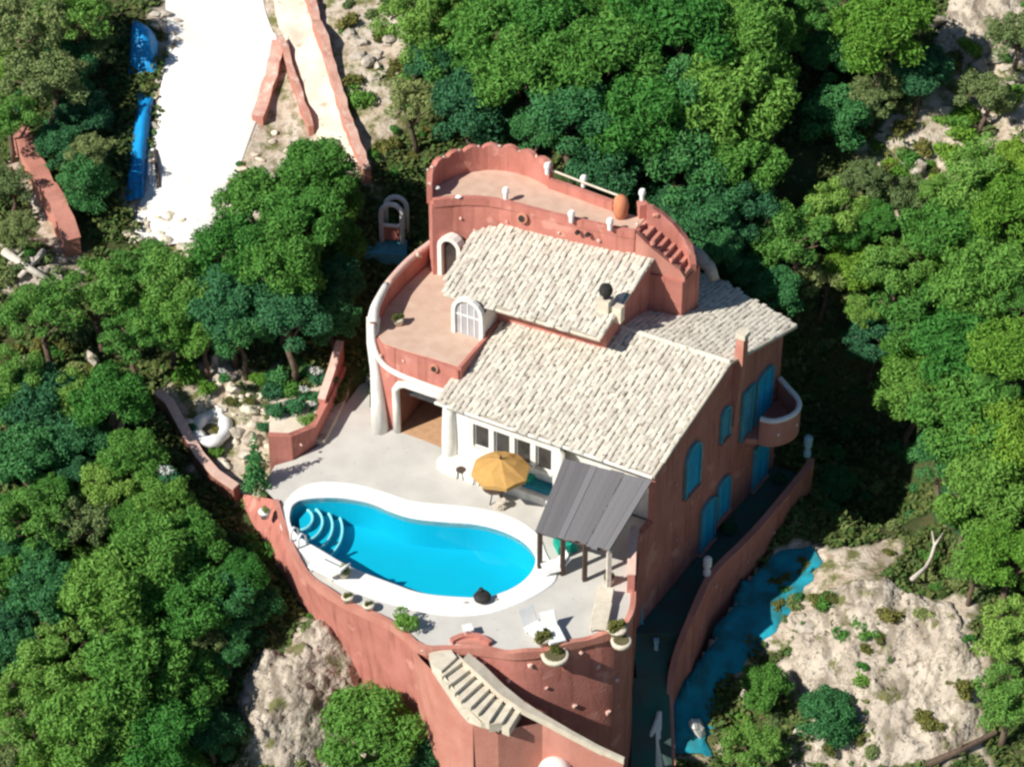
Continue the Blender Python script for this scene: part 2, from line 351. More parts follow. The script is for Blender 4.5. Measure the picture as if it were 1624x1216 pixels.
drape('driveway', [(268,-60),(262,10),(268,60),(258,120),(246,190),(236,250),(226,310),(204,385)], [(418,-60),(418,10),(440,60),(425,130),(408,190),(384,255),(350,325),(318,392)], DRIVE, .16)
drape('footpath', [(432,-60),(436,20),(455,70),(480,140),(500,210),(545,270)], [(492,-60),(494,10),(510,70),(534,140),(556,215),(582,290)], SAND, .12)
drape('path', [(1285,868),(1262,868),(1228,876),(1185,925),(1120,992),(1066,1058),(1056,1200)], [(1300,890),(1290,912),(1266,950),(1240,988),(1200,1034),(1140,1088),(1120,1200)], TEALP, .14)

# ---------------------------------------------------------------- terrace, pool
def cp(L, ox=440, oy=760, k=2.619): return [(a/k+ox, b/k+oy) for a, b in L]
POOLI = cp([(55,135),(62,110),(95,86),(180,75),(290,77),(400,100),(470,135),(560,165),(700,178),(830,185),(940,215),(1020,255),(1070,310),(1074,350),(1050,400),(990,450),(900,485),(850,495),(700,488),(590,475),(480,435),(370,395),(270,350),(190,300),(110,255),(65,215),(50,170)])
POOLO = cp([(12,150),(40,75),(110,22),(200,8),(330,20),(450,55),(560,95),(700,105),(850,120),(960,150),(1050,195),(1100,250),(1118,320),(1160,370),(1165,420),(1110,465),(1000,522),(880,560),(740,570),(600,552),(450,512),(330,472),(240,430),(170,370),(95,300),(38,240),(8,190)])
PI_ = chaikin([P(a, b, 0) for a, b in POOLI]); PO_ = chaikin([P(a, b, 0) for a, b in POOLO])
deck_outline = DECKP+[EP(-.2, 0, -.05), S(.15, 1.2, 0), S(9.9, 1.2, 0), S(12.8, 1.35, 0), S(13.9, 2.2, 0)]
midring = [lerp(a, b, .5) for a, b in zip(PI_, PO_)]
struct(sheet([deck_outline, midring], 0.0).build('terrace', DECK))
pool = thing('swimming_pool', P(660, 850, -.1), 'kidney shaped swimming pool of bright blue water with broad white surround', 'pool')
ring = MB()
n = len(PI_); vs = []
for a, b in zip(PI_, PO_):
    vs += [Vector((a.x, a.y, -.25)), Vector((a.x, a.y, .045)), lerp(a, b, .06)+Vector((0, 0, .065)), lerp(a, b, .96)+Vector((0, 0, .06)), Vector((b.x, b.y, .02)), Vector((b.x, b.y, -.1))]
ring.add(vs, [(i*6+k, ((i+1) % n)*6+k, ((i+1) % n)*6+k+1, i*6+k+1) for i in range(n) for k in range(5)])
ring.build('coping', WPAINT, pool)
POOLM = mat('pool_blue_tile', (.004, .45, .60), (.004, .42, .57), .5, .6)
bas = MB(); lo = [Vector((p.x, p.y, -1.45)) for p in PI_]; hi = [Vector((p.x, p.y, -.01)) for p in PI_]
bas.keep = True; bas.add(lo+hi, [(i, (i+1) % n, n+(i+1) % n, n+i) for i in range(n)]); b2 = sheet([PI_], -1.45); bas.add(b2.v, b2.f)
bas.build('basin', POOLM, pool)
STEPM = mat('pale_blue_pool_step', (.10, .50, .68), (.08, .45, .62), 3, .6)
sc0 = P(474, 814, 0)
for i, r in enumerate((.55, .95, 1.35, 1.75)):
    z = -.32-.24*i; arc = [sc0+Vector((math.cos(a)*r, math.sin(a)*r*1.25, 0)) for a in np.linspace(-1.45, 1.0, 18)]
    arc = [p for p in arc if inpoly(p.x, p.y, PI_)]
    st_ = MB(); st_.prism([sc0]+arc, -1.44, z).build('pool_step', POOLM, pool)
    sto = MB(); sto.tube([p+Vector((0, 0, z+.02)) for p in arc], .055, 6).build('step_nosing', WPAINT, pool)
def water_mat():
    m = bpy.data.materials.new('pool_water'); m.use_nodes = True; N = m.node_tree.nodes; L = m.node_tree.links; N.remove(N['Principled BSDF'])
    t = N.new('ShaderNodeBsdfTransparent'); t.inputs[0].default_value = (.6, .97, 1, 1); g = N.new('ShaderNodeBsdfGlossy'); g.inputs['Roughness'].default_value = .05
    f = N.new('ShaderNodeFresnel'); f.inputs[0].default_value = 1.33; mx = N.new('ShaderNodeMixShader'); no = N.new('ShaderNodeTexNoise'); no.inputs['Scale'].default_value = 2.5; tc = N.new('ShaderNodeTexCoord'); L.new(tc.outputs['Object'], no.inputs['Vector'])
    bp = N.new('ShaderNodeBump'); bp.inputs['Strength'].default_value = .10; bp.inputs['Distance'].default_value = .03; L.new(no.outputs['Fac'], bp.inputs['Height']); L.new(bp.outputs[0], g.inputs['Normal']); L.new(bp.outputs[0], f.inputs['Normal'])
    ge = N.new('ShaderNodeNewGeometry'); sb_ = N.new('ShaderNodeMath'); sb_.operation = 'SUBTRACT'; sb_.inputs[0].default_value = 1; L.new(ge.outputs['Backfacing'], sb_.inputs[1]); mu = N.new('ShaderNodeMath'); mu.operation = 'MULTIPLY'; L.new(f.outputs[0], mu.inputs[0]); L.new(sb_.outputs[0], mu.inputs[1]); L.new(mu.outputs[0], mx.inputs[0]); L.new(t.outputs[0], mx.inputs[1]); L.new(g.outputs[0], mx.inputs[2]); L.new(mx.outputs[0], N['Material Output'].inputs[0]); return m
sheet([PI_], -.10).build('water', water_mat(), pool)
for (a, b) in ((462, 861), (474, 871)):
    p = P(a, b, 0); q = P(a+14, b-8, 0)
    MB().tube([p+Vector((0, 0, .02)), p+Vector((0, 0, .55)), lerp(p, q, .35)+Vector((0, 0, .75)), lerp(p, q, .8)+Vector((0, 0, .55)), q+Vector((0, 0, -.5))], .05, 8).build('handrail', WPAINT, pool, True)

# retaining wall below the terrace
rtop = [(437,795),(455,850),(475,898),(500,925),(540,952),(590,975),(640,1000),(668,1033),(716,1026),(777,1031),(812,1037),(850,1034),(888,1025),(926,1015),(960,1007),(988,996),(1004,970),(1004,925)]
rbot = [(374,782,-1.3),(412,850,-1.6),(440,900,-2.0),(478,955,-2.4),(528,1010,-3.1),(570,1055,-3.8),(618,1110,-4.8),(650,1150,-5.7)]
T_ = [P(a, b, 0) for a, b in rtop]; B_ = [P(a, b, c) for a, b, c in rbot]
for i in range(len(rbot), len(T_)):
    a, b = T_[i-1], T_[min(i+1, len(T_)-1)]; d = (b-a).normalized(); o = Vector((d.y, -d.x, 0)); B_.append(Vector((T_[i].x, T_[i].y, -9.6))+Vector((o.x, o.y, 0))*(.8 if i < 12 else .8-.16*(i-11) if i < 15 else .2))
for i in range(len(rbot)): e = (B_[i]-T_[i])*.35; B_[i] = B_[i]+e
rw = thing('retaining_wall', T_[8], 'tall terracotta retaining wall studded with pale stones under the pool terrace', 'wall')
def loft(A, B, k, rnd=0):
    A2, B2 = A, B; mb = MB(); nn = len(A2); V = []
    for j in range(k+1):
        for i in range(nn): V.append(lerp(A2[i], B2[i], j/k))
    mb.add(V, [(j*nn+i, j*nn+i+1, (j+1)*nn+i+1, (j+1)*nn+i) for j in range(k) for i in range(nn-1)]); return mb
Tz = chaikin([t+Vector((0, 0, .10)) for t in T_], 2, False); Bz = chaikin(B_, 2, False)
loft(Tz, Bz, 6).build('wall_face', TERRA, rw, True)
MB().wall([T_[-1]+Vector((0, -.05, 0)), EP(-.05, 0, -.15)], .3, -9.6, .1).build('wall_face', TERRA, rw)
MB().wall(Tz, .22, -.25, [.12+.05*math.sin(i*.9) for i in range(len(Tz))]).build('wall_coping', TERRAL, rw)
def stud(q, nrm, parent, r=.1, m=STUD):
    mb = MB(); mb.rock(q+nrm*r*.2, r, r, r, random.randrange(9999), 1, .3); return mb.build('wall_stone', m, parent)
from mathutils.bvhtree import BVHTree
lw = loft(Tz, Bz, 6); WBV = BVHTree.FromPolygons([tuple(x) for x in lw.v], lw.f)
for (a, b) in [(921,1035),(839,1054),(948,1056),(805,1079),(866,1090),(910,1119),(963,1128),(978,1077),(768,1050)]:
    q, nn_, _, _ = WBV.ray_cast(CAMP, ray(a, b).normalized())
    if q: stud(q, -nn_ if nn_.y > 0 else nn_, rw, .16)
q = P(896, 1052, -1.0)+Vector((0, .1, 0)); MB().tube([q+Vector((0, .5, .05)), q+Vector((0, -.35, -.1))], .09, 8).build('rain_spout', CLAY, rw)

# stairs on the outside of the retaining wall
stz = thing('stairway', P(740, 1090, -.6), 'cream stone steps running down the outside of the terracotta retaining wall', 'stairs')
SA = [(694,1060),(703,1074),(713,1088),(723,1100),(733,1112),(748,1122),(760,1132),(777,1144),(797,1146)]; SBx = [(712,1044),(722,1060),(734,1072),(741,1084),(753,1094),(764,1106),(774,1116),(789,1126),(806,1132)]
zs = [-.02-.185*i for i in range(9)]; LA = [P(a, b, z) for (a, b), z in zip(SA, zs)]; LB = [P(a, b, z) for (a, b), z in zip(SBx, zs)]
for i in range(9):
    a, b = LA[i], LB[i]; d = (b-a).normalized(); a = a-d*.06; b = b+d*.5
    if i < 8: c, e = LA[i+1], LB[i+1]; d2 = (e-c).normalized(); c = c-d2*.06; e = e+d2*.5
    else: c, e = a+u_*.32, b+u_*.32
    z = zs[i]-.10; q = [a, b, e, c]; MB().prism([Vector((p.x, p.y, 0)) for p in q], z-.42, z).build('step', CREAM, stz)
land = [P(680, 1036, 0), P(684, 1052, 0), P(700, 1064, 0), P(724, 1042, 0), P(712, 1026, 0)]
MB().prism(land, -.3, .02).build('landing', CREAM, stz)
# cream string beside the wall, then the long sloping coping
strg = [(738,1040,.05),(762,1060,-.3),(795,1092,-.9),(830,1118,-1.4),(862,1136,-1.75),(905,1160,-2.15),(950,1184,-2.6),(990,1202,-2.9)]
sp = [P(*q) for q in strg]; wd = [.44,.5,.48,.38,.28,.2,.16,.14]
mb = MB(); V = []
for i, p in enumerate(sp):
    a = sp[max(0, i-1)]; b = sp[min(len(sp)-1, i+1)]; d = (b-a); d.z = 0; d.normalize(); o = Vector((-d.y, d.x, 0))*wd[i]/2
    V += [p-o-Vector((0, 0, .3)), p-o, p+o, p+o-Vector((0, 0, .3))]
mb.add(V, [(i*4+k, i*4+(k+1) % 4, i*4+4+(k+1) % 4, i*4+4+k) for i in range(len(sp)-1) for k in range(4)]+[(3, 2, 1, 0), tuple((len(sp)-1)*4+k for k in range(4))]); mb.build('stair_coping', CREAM, stz)
strl = [P(690, 1058, .02), P(712, 1088, -.45), P(732, 1118, -.95), P(752, 1140, -1.35), P(782, 1148, -1.6)]
mb = MB(); V = []
for p, w_ in zip(strl, (.3, .4, .45, .6, .5)): V += [p-u_*w_/2-Vector((0, 0, .3)), p-u_*w_/2, p+u_*w_/2, p+u_*w_/2-Vector((0, 0, .3))]
mb.add(V, [(i*4+k, i*4+(k+1) % 4, i*4+4+(k+1) % 4, i*4+4+k) for i in range(4) for k in range(4)]+[(3, 2, 1, 0), (16, 17, 18, 19)]); mb.build('stair_string', CREAM, stz)
# the outer wall that carries the stair
c0 = P(600, 1036, -1.0); c1 = P(690, 1062, -.35); c2 = P(750, 1146, -1.65)
mb = MB(); lf = [P(645, 1012, -.25), P(668, 1045, -.3), strl[0]-Vector((0, 0, .3)), strl[1]-Vector((0, 0, .3)), strl[2]-Vector((0, 0, .3)), P(750, 1146, -1.65)]
lb = [Vector((p.x, p.y-.25, -9.6)) for p in lf]; lb[0] = P(625, 1118, -5.2); lb[1] = P(655, 1160, -6.6); lb[2] = Vector((lf[2].x-.2, lf[2].y, -9.6))
loft(lf, lb, 4).build('stair_wall', TERRAL, stz)
rf = [P(750, 1146, -1.65), P(790, 1158, -1.95)]+[p+Vector((0, 0, -.25))-v_*.08 for p in sp[4:]]
loft(rf, [Vector((p.x, p.y, -9.6)) for p in rf], 3).build('stair_wall', TERRAL, stz)

# ---------------------------------------------------------------- villa
villa = thing('villa', S(6, 6, 0), 'terracotta villa with pale tiled roofs, round scalloped tower and turquoise shutters', 'house')
TF = 1.30                                       # facade plane (t)
RZ = lambda t: 3.5+.234*max(0, t) if t < 6.41 else 5.0-.26*(t-6.41)
def fbox(s0_, s1_, z0, z1, m, name='house_wall', t0=TF, th=.3, parent=villa):
    return MB().hull([S(s0_, t0, z0), S(s1_, t0, z0), S(s1_, t0+th, z0), S(s0_, t0+th, z0)], [S(s0_, t0, z1), S(s1_, t0, z1), S(s1_, t0+th, z1), S(s0_, t0+th, z1)]).build(name, m, parent)
# east gable wall, running on below the terrace
eh = Vector((E2.x, E2.y, 0)); aE = (eh-Q0).dot(ew)
prof = [(-.15, -9.4), (12.3, -9.4), (12.3, 3.35), (aE+6.35, 4.75), (aE+.35, 3.45), (aE+.35, .85), (-.15, .85)]
MB().hull([EP(a, z, -.3) for a, z in prof], [EP(a, z, -.02) for a, z in prof]).build('house_wall', TERRA, villa)
# back of the house
MB().wall([EP(12.1, 0), S(3.0, 13.2, 0), S(3.5, 9.5, 0)], .3, -6, 3.3).build('house_wall', TERRA, villa)
# front: garage bay under the terrace, then the white window wall
gL, gR = 12.62, 9.9
fbox(9.6, gL, 2.72, 4.36, TERRA)
arcw = [S(gL+.02, TF+.15, 0), S(13.2, TF+.17, 0), S(13.75, TF+.45, 0), S(14.15, TF+1.0, 0), S(14.45, TF+2.2, 0), S(14.62, 5.2, 0), S(14.5, 7.6, 0)]
MB().wall(chaikin(arcw, 2, False), .3, -2.5, 4.36).build('house_wall', TERRA, villa)
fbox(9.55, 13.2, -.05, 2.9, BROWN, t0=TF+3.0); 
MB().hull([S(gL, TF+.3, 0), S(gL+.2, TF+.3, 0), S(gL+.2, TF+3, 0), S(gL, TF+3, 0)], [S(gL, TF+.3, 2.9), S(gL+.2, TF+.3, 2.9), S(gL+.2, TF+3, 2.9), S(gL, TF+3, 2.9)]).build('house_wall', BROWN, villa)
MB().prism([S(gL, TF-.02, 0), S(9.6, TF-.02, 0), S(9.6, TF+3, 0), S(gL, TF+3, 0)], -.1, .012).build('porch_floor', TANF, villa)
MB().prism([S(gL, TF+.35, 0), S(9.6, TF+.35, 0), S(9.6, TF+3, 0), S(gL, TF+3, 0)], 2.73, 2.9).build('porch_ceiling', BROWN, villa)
fr = [S(gL, TF-.05, 0), S(gL, TF-.05, 1.6), S(gL, TF-.05, 2.3), S(gL-.18, TF-.05, 2.62), S(gL-.5, TF-.05, 2.74), S(10.9, TF-.05, 2.74), S(9.9, TF-.05, 2.74)]
MB().tube(fr, .17, 8).build('arch_frame', WHITE, villa, True)
MB().hull([S(12.25, TF+.3, 1.9), S(10.4, TF+.3, 1.9), S(10.4, TF+.6, 2.25), S(12.25, TF+.6, 2.25)], [S(12.25, TF+.35, 2.0), S(10.4, TF+.35, 2.0), S(10.4, TF+.6, 2.5), S(12.25, TF+.6, 2.5)]).build('rolled_blind', DARK, villa)
# white bay with four windows
wz0, wz1 = 1.15, 2.35
wl = [(8.62, 7.86), (7.64, 6.88), (6.66, 5.90), (5.68, 4.92)]
BT = TF-.55
fbox(9.75, 4.55, -.02, wz0, WHITE, t0=BT); fbox(9.75, 4.55, wz1, 3.4, WHITE, t0=BT)
edges = [9.75]+[x for a in wl for x in a]+[4.55]
for i in range(0, len(edges), 2): fbox(edges[i], edges[i+1], wz0, wz1, WHITE, t0=BT)
fbox(4.55, .3, -.02, 3.4, WHITE, t0=TF)
for a, b in wl:
    wn = fbox(a-.03, b+.03, wz0, wz1, WPAINT, 'window', BT+.12, .05); fbox(a-.09, b+.09, wz0+.07, wz1-.07, DARK, 'pane', BT+.09, .05, wn); fbox(a+.05, b-.05, wz0-.1, wz0+.0, WHITE, 'sill', BT-.1, .12, wn)
# rounded white wing and bench around the bay
MB().lathe(S(9.72, BT-.05, 0), [(.34, -.02), (.33, 1.2), (.28, 2.4), (.24, 3.2)], 16).build('white_pier', WHITE, villa, True)
MB().lathe(S(4.5, BT-.1, 0), [(.30, -.02), (.28, 1.2), (.24, 2.5)], 14).build('white_pier', WHITE, villa, True)
bench = [S(9.9, BT, 0), S(9.95, BT-.7, 0), S(9.5, BT-.95, 0), S(6.6, BT-.85, 0), S(4.9, BT-.8, 0), S(4.3, BT-1.1, 0), S(4.15, BT-.5, 0), S(4.4, BT, 0)]
MB().prism(bench, 0, .42).build('bench_ledge', WHITE, villa)
MB().tube([S(4.25, BT-1.2, .55), S(4.2, BT-.6, .62), S(4.35, BT, .9), S(4.5, BT, 1.6)], [.16, .18, .2, .18], 8).build('bench_arm', WHITE, villa, True)
fbox(8.2, 8.0, .55, .8, BROWN, 'air_vent', BT-.03, .05)
# roofs
def plane_pt(px, py, A, nrm):
    d = ray(px, py); k = (A-CAMP).dot(nrm)/d.dot(nrm); return CAMP+d*k
def tiled(roof, poly, eave_dir, nrm, m=TILE, cw=.23, rl=.32):
    e = eave_dir.normalized(); nrm = nrm.normalized(); nrm = nrm if nrm.z > 0 else -nrm; up = nrm.cross(e); up = up if up.z > 0 else -up
    O = poly[0]; L2 = [Vector(((p-O).dot(e), (p-O).dot(up), 0)) for p in poly]
    x0, x1 = min(p.x for p in L2), max(p.x for p in L2); y0, y1 = min(p.y for p in L2), max(p.y for p in L2)
    mb = MB(); nx_ = int((x1-x0)/cw)+1; ny_ = int((y1-y0)/rl)+1
    for i in range(nx_):
        jit = random.uniform(-.5, .5)
        for j in range(ny_):
            x = x0+(i+.5)*cw; y = y0+(j+.5)*rl+jit*.4
            if not inpoly(x, y, L2): continue
            r0 = cw*.52*random.uniform(.92, 1.05); h0 = random.uniform(0, .02); dx = random.uniform(-.03, .03); V = []
            for (yy, rr, hh) in ((y-rl*.58, r0, .035+h0), (y+rl*.5, r0*.82, 0.0+h0)):
                for k in range(5):
                    a = math.pi*k/4; V.append(O+e*(x+dx-math.cos(a)*rr)+up*yy+nrm*(.02+hh+math.sin(a)*rr*.34))
            mb.add(V, [(k, k+1, 6+k, 5+k) for k in range(4)]+[(0, 4, 3), (0, 3, 1), (1, 3, 2)])
    return struct(mb.build('roof_tiling', m, roof), 'stuff')
def slab(poly, th, m=ROOFB, name='roof'):
    return MB().hull([p-Vector((0, 0, th)) for p in poly], poly).build(name, m, villa)
RR = P(1158, 575, 5.0); n1 = (E2-E1).cross(RR-E2).normalized()
K1 = plane_pt(785, 521, E1, n1); RL = RR-u_*8.6; RL = plane_pt(*(lambda q: (812+FPX*(q-CAMP).dot(RX)/(q-CAMP).dot(FW), 608-FPX*(q-CAMP).dot(UY)/(q-CAMP).dot(FW)))(RL), E1, n1)
poly1 = [E1, E2, RR, RL, K1]; r1 = slab(poly1, .16); tiled(r1, poly1, u_, n1)
FC = P(1262, 517, 3.6); FC2 = P(1132, 440, 3.75); n2 = u_.cross(FC-RR).normalized()
FC2 = plane_pt(1130, 438, RR, n2); K2 = plane_pt(1060, 420, RR, n2); RM = RR-u_*6.4; poly2 = [RR, FC, FC2, K2, RM]; r2 = slab(poly2, .16); tiled(r2, poly2, u_, n2)
MB().tube([RR+Vector((0, 0, .02)), RM+Vector((0, 0, .02))], .12, 8).build('ridge_tile', TILE, villa)
mbv = MB(); mbv.tube([E1-v_*.02-Vector((0, 0, .03)), E2-v_*.02-Vector((0, 0, .03))], .07, 8); mbv.build('eave_moulding', WHITE, villa)
MB().tube([E2+Vector((0, 0, -.02)), RR+Vector((0, 0, -.02)), FC+Vector((0, 0, -.02))], .09, 8).build('verge_moulding', CREAM, villa)
# upper storey block
U1 = P(704, 466, 5.9); U2 = P(951, 538, 5.9); U3 = P(1036, 410, 7.1); U4 = P(811, 355, 7.1); U5 = P(759, 359, 7.0); n3 = (U2-U1).cross(U3-U2).normalized()
U4 = plane_pt(811, 355, U1, n3); U5 = plane_pt(752, 366, U1, n3); U6 = plane_pt(708, 436, U1, n3)
polyU = [U1, U2, U3, U4, U5, U6]; r3 = slab(polyU, .15); tiled(r3, polyU, U2-U1, n3)
MB().tube([U1-Vector((0, 0, .04)), U2-Vector((0, 0, .04)), U3-Vector((0, 0, .04))], .06, 8).build('eave_moulding', CREAM, villa)
ub = [S(4.72, 5.08, 0), S(11.3, 4.75, 0), S(11.6, 7.6, 0), S(11, 8.4, 0), S(4.5, 9.3, 0)]
MB().prism(ub, 3.0, [5.86, 5.86, 6.5, 6.75, 6.9]).build('house_wall', TERRA, villa)
# round terrace on top of the garage
tp = [S(9.75, 1.55, 0), S(11.05, 1.75, 0), S(12.4, 1.75, 0), S(13.3, TF+.12, 0), S(13.8, TF+.5, 0), S(14.1, TF+1.1, 0), S(14.4, TF+2.2, 0), S(14.5, 5.2, 0), S(14.4, 7.2, 0), S(9.0, 8.0, 0), S(9.55, 4.7, 0)]
tp[0] = S(9.62, 1.55, 0); tp[1] = S(11.05, TF+.2, 0); tp[2] = S(12.4, TF+.1, 0)
MB().prism(tp, 4.1, 4.4).build('terrace_floor', TFLOOR, villa)
MB().wall([S(9.6, TF+.1, 0), S(9.62, 3.0, 0), S(9.62, 4.75, 0)], .14, 3.3, [4.5, 4.52, 4.62]).build('terrace_kerb', TERRA, villa)
pw = [S(13.95, TF+.45, 0), S(14.2, TF+1.0, 0), S(14.45, TF+2.0, 0), S(14.62, 4.0, 0), S(14.72, 6.0, 0), S(14.5, 7.6, 0)]
pwc = chaikin(pw, 2, False); nn = len(pwc)
MB().wall(pwc, .26, 4.2, [4.95+.3*min(1, i/6) for i in range(nn)]).build('parapet', TERRA, villa)
lip = [p+Vector((0, 0, 5.0+.28*min(1, i/6))) for i, p in enumerate(pwc)]; lip = [Vector((p.x, p.y, z.z)) for p, z in zip(pwc, [Vector((0, 0, 5.0+.28*min(1, i/6))) for i in range(nn)])]
MB().tube(lip[:nn//2+2], [.25-.09*i/(nn//2+1) for i in range(nn//2+2)], 8).build('parapet_coping', WHITE, villa, True)
MB().tube(lip[nn//2+1:], .158, 8).build('parapet_coping', STUD, villa, True)
co = [S(9.7, TF-.1, 3.1), S(11.2, TF-.12, 3.12), S(12.6, TF-.12, 3.2), S(13.3, TF-.1, 3.5), S(13.75, TF+.1, 4.1), S(13.98, TF+.45, 4.9)]
MB().tube(chaikin(co, 2, False), .13, 8).build('cornice', WHITE, villa, True)
mb = MB(); mb.tube([S(13.35, TF-.3, -.05), S(13.5, TF-.1, 1.4), S(13.7, TF+.1, 2.8), S(13.95, TF+.35, 4.0), S(14.1, TF+.75, 5.0)], [.40, .30, .22, .24, .30], 10).build('white_buttress', WHITE, villa, True)
for (c, r) in ((S(14.62, 6.55, 5.25), .36),): MB().rock(c, r*.8, r, r*.75, 5, 2, .2).build('parapet_boulder', CREAM, villa, True)
for (s_, t_, z_) in ((13.3, TF-.04, 3.85), (12.2, TF-.04, 3.95)): stud(S(s_, t_, z_), -v_, villa, .1)
def spout(c, parent=villa, r=.13):
    o = MB().lathe(c, [(r*1.5, 0), (r*1.5, .1), (r*1.05, .12), (r*1.0, .13)], 14, axis=(-v_+Vector((0, 0, .25)))); o = o.build('drain_ring', CLAY, parent); MB().lathe(c+(-v_)*.10, [(r*.95, 0), (r*.9, .045)], 12, axis=(-v_+Vector((0, 0, .25)))).build('drain_hole', BLACK, o); return o
spout(S(10.7, TF, 4.12))
# arched doorways with white surrounds
def arch(c_s, t_, z0, wd, ht, m_in, depth=.25, leaf='door', fr=.14, mull=True):
    def A(off, inset, tt):
        hw = wd/2-inset; pts = [S(c_s+hw, tt, z0), S(c_s+hw, tt, z0+ht-wd/2)]
        for k in range(1, 8): a = math.pi*k/8; pts.append(S(c_s+hw*math.cos(a), tt, z0+ht-wd/2+hw*math.sin(a)))
        pts += [S(c_s-hw, tt, z0+ht-wd/2), S(c_s-hw, tt, z0)]; return pts
    mb = MB(); O = A(0, 0, t_); I = A(0, fr, t_); O2 = A(0, 0, t_+depth); n_ = len(O); mb.add(O+I+O2+A(0, fr, t_+depth), [(i, i+1, n_+i+1, n_+i) for i in range(n_-1)]+[(2*n_+i, 2*n_+i+1, i+1, i) for i in range(n_-1)]+[(n_+i, n_+i+1, 3*n_+i+1, 3*n_+i) for i in range(n_-1)])
    fo = mb.build('door_surround' if leaf == 'door' else 'window_surround', WHITE, villa)
    dl = MB().hull(A(0, fr-.02, t_+depth*.5), A(0, fr-.02, t_+depth*.5+.06)).build(leaf, m_in, villa)
    if mull:
        mb = MB()
        for k in (-.3, 0, .3): mb.box(S(c_s+k*wd*.7+.02, t_+depth*.5-.03, z0+.05), u_*.045, v_*.03, Vector((0, 0, ht-.35-abs(k)*.5)))
        mb.box(S(c_s+wd/2-.1, t_+depth*.5-.03, z0+ht*.5), u_*(wd-.2), v_*.03, Vector((0, 0, .05))); mb.build('glazing_bar', WPAINT, dl)
    return fo
MB().prism([S(11.05, 3.62, 0), S(9.75, 3.62, 0), S(9.75, 5.0, 0), S(11.05, 5.0, 0)], 4.3, [5.55, 5.55, 5.8, 5.8]).build('porch_wall', WHITE, villa)
arch(10.4, 3.45, 4.4, 1.5, 1.95, GREYG, .2, 'door', .17)
# tower
tw = [S(13.86, 6.62, 0), S(13.2, 7.25, 0), S(12.4, 7.7, 0), S(11.4, 8.05, 0), S(9.3, 8.15, 0), S(6.3, 8.5, 0), S(5.3, 8.7, 0), S(5.3, 10.0, 0), S(7, 9.95, 0), S(8.6, 10.1, 0), S(10.2, 10.2, 0), S(11.6, 10.55, 0), S(13.0, 10.2, 0), S(14.0, 9.2, 0), S(14.4, 8.0, 0), S(14.3, 7.1, 0)]
MB().prism(tw, -1.5, 8.06).build('tower_wall', TERRA, villa)
cx = sum((p for p in tw), Vector((0, 0, 0)))/len(tw)
MB().prism([lerp(p, cx, .03) for p in tw], 7.9, 8.1).build('terrace_floor', TFLOOR, villa)
scal = chaikin([S(10.05, 10.2, 0), S(11.4, 10.6, 0), S(13.0, 10.3, 0), S(14.05, 9.2, 0), S(14.45, 8.0, 0), S(14.38, 7.4, 0), S(14.1, 6.85, 0)], 2, False); scal = resample(scal, .12)
L_ = 0; zz = []
for i, p in enumerate(scal):
    if i: L_ += (p-scal[i-1]).length
    dn = max(0, (L_-5.2)/2.2); zz.append(9.15+.22*abs(math.sin(math.pi*L_/.86))**.7-.55*min(1, dn)**2)
MB().wall(scal, .24, 7.9, zz).build('scalloped_parapet', TERRA, villa)
L_ = 0; last = -1
for i in range(1, len(scal)):
    L_ += (scal[i]-scal[i-1]).length; k = int(L_/.86)
    if k != last:
        last = k; q = Vector((scal[i].x, scal[i].y, zz[i])); MB().rock(q+Vector((0, 0, .02)), .13, .13, .11, i, 1, .2).build('parapet_stone', CREAM if i % 2 else STUD, villa)
fw = [S(13.86, 6.72, 0), S(13.2, 7.3, 0), S(12.4, 7.74, 0), S(11.4, 8.1, 0), S(9.3, 8.2, 0), S(6.3, 8.55, 0), S(5.3, 8.75, 0)]
MB().wall(chaikin(fw, 2, False), .2, 7.9, 8.28).build('parapet', TERRA, villa)
MB().wall([S(10.1, 10.12, 0), S(8.6, 10.02, 0), S(6.9, 9.88, 0)], .22, 7.9, 8.55).build('parapet', TERRA, villa)
MB().tube([S(10.0, 10.12, 9.0), S(8.6, 10.02, 8.95), S(6.6, 9.88, 8.9)], .05, 8).build('rail', CREAM, villa)
def finial(c, h=.55, m=WPAINT, name='finial'):
    MB().lathe(c, [(.10, 0), (.10, h*.35), (.075, h*.42), (.075, h*.5), (.15, h*.55), (.15, h*.8), (.11, h)], 10).build(name, m, villa)
for (a, b, z) in ((868,276,8.9),(925,296,8.55),(1018,318,8.75),(802,315,8.28),(906,352,8.2),(967,364,8.28)): finial(P(a, b, z))
q = P(1019, 324, 8.7); MB().cbox(Vector((q.x, q.y, 2.5)), .38, .38, 6.28, .3).build('parapet', TERRA, villa)
for (a, b, z) in ((683,271,9.0),(694,297,8.6),(729,312,8.35)): MB().rock(P(a, b, z), .24, .15, .12, a, 1, .3).build('parapet_stone', WPAINT, villa)
spout(S(10.25, 8.06, 7.72), r=.17); MB().lathe(S(7.7, 8.22, 7.75), [(.1, 0), (.1, .15)], 10, axis=-v_).build('drain_hole', BLACK, villa); MB().lathe(S(7.25, 8.28, 7.75), [(.1, 0), (.1, .15)], 10, axis=-v_).build('drain_hole', BLACK, villa)
for (a, b, z) in ((752,268,8.9),(716,296,8.6)): pass
for (s_, t_, z_) in ((12.9, 7.42, 7.2), (12.4, 7.68, 6.6), (11.0, 8.02, 7.3), (13.4, 7.0, 6.2), (8.6, 8.2, 7.4), (6.8, 8.4, 7.5)): stud(S(s_, t_, z_), -v_, villa, .1)
arch(13.15, 6.75, 4.4, 1.15, 2.1, DARK, .45, 'door', .2, False)
